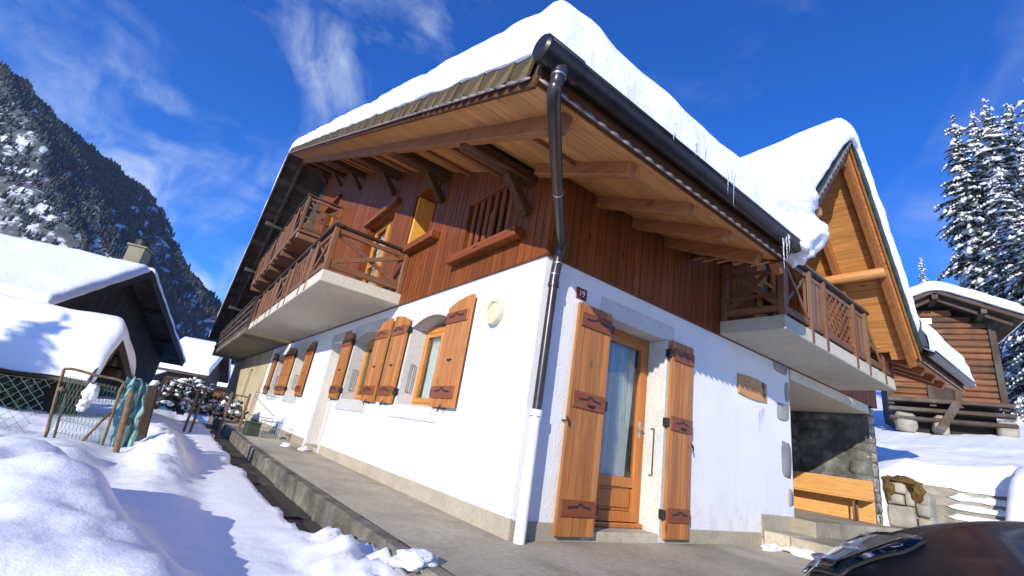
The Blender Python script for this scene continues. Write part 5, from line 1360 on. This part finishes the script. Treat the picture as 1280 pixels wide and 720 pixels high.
for x in seq(-9.3, -4.8, .45): MB().tube([(x, 8.2, -.3), (x + .05, 8.2, .35)], .015, 5).build('stem', 'bark', hedge)

# rail fence crossing the lane end
yF = 10.0
rf = thing('rail_fence', 'brown iron rail fence across the far end of the lane', 'fence', (-2, yF, -.1))
posts = [(207, 470, 202, 492), (250, 484, 243, 510), (258, 484, 252, 512), (291, 490, 282, 524), (313, 492, 303, 533)]
for (u0, v0, u1, v1) in posts:
    a, b_ = on(u1, v1 + 6, 'y', yF), on(u0, v0, 'y', yF); MB().abox((b_.x - .028, yF - .028, min(a.z, -.15)), (b_.x + .028, yF + .028, b_.z), .006).build('post', 'rust', rf)
def fr(u0, v0, u1, v1, r=.018):
    a, b_ = on(u0, v0, 'y', yF + .03), on(u1, v1, 'y', yF + .03); MB().beam(a, b_, r * 2, r * 2).build('rail', 'rust', rf)
for q in [(208, 473, 249, 487), (259, 487, 290, 494), (292, 493, 312, 497), (206, 489, 247, 507), (256, 509, 286, 520), (288, 519, 305, 528)]: fr(*q)
for u in range(262, 312, 5):
    a, b_ = on(u, 494, 'y', yF + .03), on(u - 3, 520, 'y', yF + .03); MB().tube([a, b_], .007, 5, False).build('bar', 'rust', rf)
# small wire trolley and dark box by the wall
wc = thing('wire_plant_stand', 'small grey wire stand against the white wall by the fence', 'stand', (-.55, 9.0, 0))
for (xa, xb_) in ((-.72, -.30),):
    for z in (.05, .22, .38): MB().tube([(xa, 8.9, z), (xb_, 8.9, z), (xb_, 9.35, z), (xa, 9.35, z), (xa, 8.9, z)], .009, 5).build('rail', 'grey_metal', wc)
    for px_, py_ in ((xa, 8.9), (xb_, 8.9), (xb_, 9.35), (xa, 9.35)): MB().tube([(px_, py_, 0), (px_, py_, .46)], .010, 6).build('leg', 'grey_metal', wc)
    for i in range(1, 8): MB().tube([(lerp(xa, xb_, i / 8), 8.9, .05), (lerp(xa, xb_, i / 8), 8.9, .38)], .005, 4).build('bar', 'grey_metal', wc)
wg = thing('wire_gate', 'thin grey wire gate leaning between fence and wall', 'gate', (-.6, 9.7, 0))
for p, q in (((-.98, .02), (-.98, 1.0)), ((-.98, 1.0), (-.42, .95)), ((-.42, .95), (-.42, .02)), ((-.98, .45), (-.42, .42)), ((-.98, .9), (-.42, .5))): MB().tube([(p[0], 9.7, p[1]), (q[0], 9.7, q[1])], .009, 5).build('bar', 'grey_metal', wg)
bx_ = thing('planter_box', 'dark green planter box at the end of the patio', 'planter', (-.82, 9.3, 0))
MB().abox((-1.02, 9.05, 0), (-.74, 9.55, .28), .01).build('box', 'bin', bx_); MB().abox((-1.04, 9.03, .281), (-.72, 9.57, .31), .008).build('rim', 'bin', bx_)
# snowy bushes behind that fence
def bush(label, p, r, seed):
    b0 = thing('snowy_bush', label, 'bush', p, 'bushes at the lane end'); rn = random.Random(seed); F = MB(); S = MB()
    for i in range(500):
        d = Vector((rn.gauss(0, 1), rn.gauss(0, 1), abs(rn.gauss(0, 1)))).normalized() * r * rn.uniform(.5, 1); c = Vector(p) + d
        e1 = Vector((rn.uniform(-1, 1), rn.uniform(-1, 1), rn.uniform(-1, 1))) * .16; e2 = Vector((rn.uniform(-1, 1), rn.uniform(-1, 1), rn.uniform(-1, 1))) * .1
        F.add([c, c + e1, c + e1 + e2, c + e2], [(0, 1, 2, 3)])
        if i % 4 == 0: l = snow_lump(c + Vector((0, 0, .06)), (.05 + .07 * rn.random(), .05 + .07 * rn.random(), .05), i, 8, 6, .5); S.add(l.v, l.f)
    F.build('foliage', 'needle', b0); S.build('snow_load', 'snow_rough', b0, True)
    MB().tube([p, Vector(p) + Vector((0, 0, r * .7))], .03, 6).build('stem', 'bark', b0)
bush('snow dusted bush left behind the lane fence', at(213, 478, 17) - Vector((0, 0, .7)), .8, 1)
bush('rounder snow laden bush behind the lane fence', at(243, 480, 18) - Vector((0, 0, .7)), .8, 2)
bush('small ochre bush beside the beige wall', at(285, 500, 18) - Vector((0, 0, .5)), .6, 3)

# ================================================================== MOUNTAIN
crest = [(-420, 150, 760), (-200, 100, 720), (0, 78, 700), (32, 106, 705), (70, 146, 715), (105, 176, 730), (150, 208, 750), (186, 243, 770), (197, 285, 775), (216, 322, 790), (245, 348, 850), (265, 380, 880), (300, 430, 900), (380, 470, 950)]
CP = [at(u, v, d) for u, v, d in crest]
def cr(s_):
    n = len(CP) - 1; i = min(int(s_ * n), n - 1); return CP[i].lerp(CP[i + 1], s_ * n - i)
DH = Vector((.74, -.67, 0)); na, nb = 150, 70; vs = []
for i in range(na + 1):
    p = cr(i / na) + Vector((0, 0, 7 * fbm((i * .16, 0, 3), 4)))
    for j in range(-12, nb + 1):
        if j >= 0:
            t_ = j / nb; q = p + DH * (max(p.z, 20) * 1.15 * t_) ; q.z = p.z * (1 - t_) ** 1.05 - 4
            k = min(1, t_ * 4)
            q = q + Vector((0, 0, 26 * k * (1 - t_) * fbm((i * .10, q.z * .006, 0), 5))) + DH * (22 * k * fbm((i * .14, q.z * .012, 7), 5))
        else: q = p - DH * (-j * 30) - Vector((0, 0, -j * 18 + 4))
        vs.append(q)
nj = nb + 13; mb = MB(); mb.v = [tuple(q) for q in vs]; mb.f = [(i * nj + j, i * nj + j + 1, (i + 1) * nj + j + 1, (i + 1) * nj + j) for i in range(na) for j in range(nj - 1)]
def mountmat():
    m, t, b = newmat('forested mountain rock'); v = coords(t)
    g = tnoise(t, v, .06, 8, .7, .4); col = ramp(t, g, [(.32, (.03, .036, .038)), (.50, (.085, .087, .09)), (.58, (.62, .65, .70))])
    t.links.new(col, b.inputs['Base Color']); b.inputs['Roughness'].default_value = .95; return m
M['mount'] = mountmat(); tag(mb.build('mountain', 'mount', None, True), kind='structure')
m, t, b = newmat('far conifers'); v = coords(t); g = tnoise(t, v, .05, 6, .6)
geo = nd(t, 'ShaderNodeNewGeometry'); g2 = tnoise(t, v, .6, 3, .6)
col = ramp(t, g, [(.3, (.012, .018, .018)), (.6, (.030, .036, .032)), (.8, (.075, .07, .06))])
col = mixc(t, mrange(t, g2, .5, .72, 0, .38), col, (.42, .46, .52)); t.links.new(col, b.inputs['Base Color']); b.inputs['Roughness'].default_value = .95; M['farwood'] = m
fw = MB(); rn = random.Random(99)
for k in range(26000):
    i = int((.12 + .82 * rn.random()) * na); j = int(rn.random() ** 1.15 * (nb - 1)) if rn.random() > .09 else rn.randint(-1, 2)
    if i >= na: continue
    a = vs[i * nj + j + 12]; b_ = vs[(i + 1) * nj + j + 13]; p = a.lerp(b_, rn.random()) + Vector((rn.uniform(-2, 2), rn.uniform(-2, 2), -1))
    if fbm((p.x * .025, p.z * .035, 3), 4) > .22 + .25 * rn.random() and j > 3: continue
    h = rn.uniform(4, 9); r = h * rn.uniform(.2, .3); ph = rn.random() * 6
    ring = [p + Vector((r * math.cos(ph + a_ * 1.2566), r * math.sin(ph + a_ * 1.2566), h * .08)) for a_ in range(5)]
    ring2 = [p + Vector((r * .6 * math.cos(ph + .6 + a_ * 1.2566), r * .6 * math.sin(ph + .6 + a_ * 1.2566), h * .48)) for a_ in range(5)]
    fw.add(ring + [p + Vector((0, 0, h * .62))], [(a_, (a_ + 1) % 5, 5) for a_ in range(5)]); fw.add(ring2 + [p + Vector((0, 0, h))], [(a_, (a_ + 1) % 5, 5) for a_ in range(5)])
tag(fw.build('mountain_forest', 'farwood'), 'dense snow dusted conifer forest covering the mountain', 'forest', kind='stuff')
# spruces beside the garden, outside the picture, whose shade falls on the shed roof
for (x, y, h, k, lab) in [(-15.4, 3.0, 6.1, 0, 'young garden spruce nearest the fence, outside the left edge'), (-17.6, 4.2, 6.6, 1, 'second young garden spruce from the fence, outside the left edge'), (-19.8, 5.0, 7.0, 2, 'third young garden spruce from the fence, outside the left edge'), (-22.0, 5.8, 7.4, 0, 'farthest young garden spruce, outside the left edge')]:
    spruce(Vector((x, y, h)), -.4, k, lab, 'spruces in the garden', 2.2)

# ================================================================== CAR
ang = math.atan2(-.44, .9); co = Vector((-1.16, -2.67, -.06))
AX = Vector((math.cos(ang), math.sin(ang), 0)); AY = Vector((AX.y, -AX.x, 0))      # along the car (to the rear), across it towards the camera
car = thing('parked_car', 'glossy black car at the right picture edge, bonnet in view', 'car', co + AX * 1.9 + AY * .88)
K = lambda l, w_, z: co + AX * l + AY * w_ + Vector((0, 0, z))
# body: stations along the length, each an explicit cross profile
Wd = .88
PROF = [(0, 0), (.012, .30), (.016, .55), (.004, .76), (-.014, .86), (-.05, .925), (-.11, .955), (-.22, .975), (-.45, .99)]
def station(l):
    hw = Wd * lerp(.84, 1.0, sstep(-.15, .55, l)) * lerp(.86, 1, sstep(4.3, 3.9, l))
    top = lerp(.64, .93, sstep(-.10, 1.15, l) ** .5) if l < 1.25 else lerp(.93, .97, sstep(1.25, 4.2, l))
    return hw, top, lerp(.34, .20, sstep(0, .5, l))
def bpoint(l, i, sg, off=0.0):
    hw, top, bot = station(l)
    endk = 1.0 if .05 <= l <= 4.2 else (.86 if l in (0, 4.3) else .97)
    if i < len(PROF): dw, fz = PROF[i]; w_ = hw + dw
    else: w_, fz = 0.0, 1.0
    z = bot + (top - bot) * fz * (endk if fz > .3 else 1); bow = .16 * (w_ / Wd) ** 2 * max(0, 1 - l / .7)
    d = AY * sg * (.7 if i < 6 else .15) * off + Vector((0, 0, off * (.3 if i < 4 else 1)))
    return K(l + bow, Wd + sg * w_, z) + d
ls = [0, .02, .06, .12, .2, .3, .45, .62, .85, 1.05, 1.25, 1.6, 2.1, 2.7, 3.3, 3.8, 4.1, 4.25, 4.3]
body = MB(); vs = []; np_ = len(PROF)
for l in ls: vs += [bpoint(l, i, -1) for i in range(np_ + 1)] + [bpoint(l, i, 1) for i in range(np_ - 1, -1, -1)]
m_ = 2 * np_ + 1
fs = [(i * m_ + j, (i + 1) * m_ + j, (i + 1) * m_ + j + 1, i * m_ + j + 1) for i in range(len(ls) - 1) for j in range(m_ - 1)]
fs += [tuple(range(m_)), tuple((len(ls) - 1) * m_ + j for j in range(m_ - 1, -1, -1))]
body.add(vs, fs); bo = body.build('body', 'paint', car, True)
sub = bo.modifiers.new('smooth', 'SUBSURF'); sub.levels = 1; sub.render_levels = 2
# bonnet panel line, cabin, windows
cab = MB(); c_st = [(1.2, .80, .90), (1.75, .70, 1.32), (2.1, .66, 1.43), (2.9, .65, 1.44), (3.5, .68, 1.30), (3.95, .76, .95)]; vs = []
for l, hw, z in c_st: vs += [K(l, Wd - hw * 1.0, .88), K(l, Wd - hw * .93, z), K(l, Wd + hw * .93, z), K(l, Wd + hw, .88)]
cab.add(vs, [(i * 4 + j, i * 4 + j + 1, i * 4 + j + 5, i * 4 + j + 4) for i in range(5) for j in range(3)]); cab.build('cabin', 'paint', car, True, 30)
gl = plain('dark car glass', (.01, .012, .014), .03); M['carglass'] = gl
mb = MB(); mb.add([K(1.24, Wd - .68, .925), K(1.74, Wd - .60, 1.31), K(1.74, Wd + .60, 1.31), K(1.24, Wd + .68, .925)], [(0, 1, 2, 3)]); q = mb.build('windscreen', 'carglass', car); sm = q.modifiers.new('t', 'SOLIDIFY'); sm.thickness = .012; sm.offset = 1
for sg in (-1, 1):
    mb = MB(); mb.add([K(1.5, Wd + sg * .795, .93), K(1.95, Wd + sg * .665, 1.30), K(2.9, Wd + sg * .655, 1.33), K(3.5, Wd + sg * .72, .95)], [(0, 1, 2, 3) if sg > 0 else (3, 2, 1, 0)]); q = mb.build('side_window', 'carglass', car); sm = q.modifiers.new('t', 'SOLIDIFY'); sm.thickness = .02; sm.offset = 1
    for l in (.72, 3.45):
        c = K(l, Wd + sg * .80, .31); wh = part('wheel', car); wh.location = (0, 0, 0)
        MB().tube([c - AY * sg * .10, c - AY * sg * .095, c + AY * sg * .095, c + AY * sg * .10], [.27, .31, .31, .27], 24).build('tyre', 'tyre', wh, True, 40)
        MB().tube([c + AY * sg * .08, c + AY * sg * .108], [.20, .19], 20).build('rim', 'rim', wh, True, 40)
    # headlight: chrome bowl, reflectors and clear lens, following the wing
    hl = part('headlight', car)
    def patch(l0, l1, i0, i1, off, nl=8):
        mb = MB(); ii = [i0 + (i1 - i0) * k / 6 for k in range(7)]; vs = []
        for a in range(nl + 1):
            l = lerp(l0, l1, a / nl); sh = (a / nl) * .9
            for q in ii:
                q2 = min(q + sh, i1 + .6); k = int(q2); p = bpoint(l, k, sg, off).lerp(bpoint(l, k + 1, sg, off), q2 - k); vs.append(p)
        mb.add(vs, [(a * 7 + k, a * 7 + k + 1, a * 7 + k + 8, a * 7 + k + 7) for a in range(nl) for k in range(6)]); return mb
    q = patch(.03, .36, 4.0, 6.6, .016).build('lens', 'lens', hl, True); sm = q.modifiers.new('t', 'SOLIDIFY'); sm.thickness = .004
    q = patch(.03, .36, 4.0, 6.6, .003).build('housing', 'iron', hl, True); sm = q.modifiers.new('t', 'SOLIDIFY'); sm.thickness = .002
    for l, k in ((.10, 5.0), (.20, 6.0)):
        p = bpoint(l, int(k), sg, .006); mb = snow_lump(p, (.035, .035, .012), 1, 14, 8, 0); mb.build('reflector', 'clamp', hl, True)
    pts = [bpoint(lerp(.03, .36, a / 8), 4, sg, .012).lerp(bpoint(lerp(.03, .36, a / 8), 5, sg, .012), .11 * a) for a in range(9)]
    MB().tube(pts, .006, 6).build('chrome_trim', 'rim', car, True)
mb = MB(); mb.cbox(K(-.005, Wd, .58), (AX, AY, (0, 0, 1)), (.03, .40, .045), .012); mb.build('grille', 'iron', car)
mb = MB(); mb.cbox(K(.03, Wd, .35), (AX, AY, (0, 0, 1)), (.09, .70, .10), .05); mb.build('bumper', 'paint', car)

# ================================================================== HAZE
m, t, b = newmat('mountain air'); t.nodes.remove(b); pv_ = nd(t, 'ShaderNodeVolumePrincipled')
pv_.inputs['Color'].default_value = (.72, .82, 1.0, 1); pv_.inputs['Density'].default_value = .00009; pv_.inputs['Anisotropy'].default_value = 0.2
t.links.new(pv_.outputs[0], t.nodes['Material Output'].inputs['Volume']); M['haze'] = m
hz = MB().box((-3050, -3050, -14), (3050, 3050, 345)).build('haze', 'haze'); tag(hz, 'thin blue mountain air', kind='stuff'); hz.data.materials[0] = m
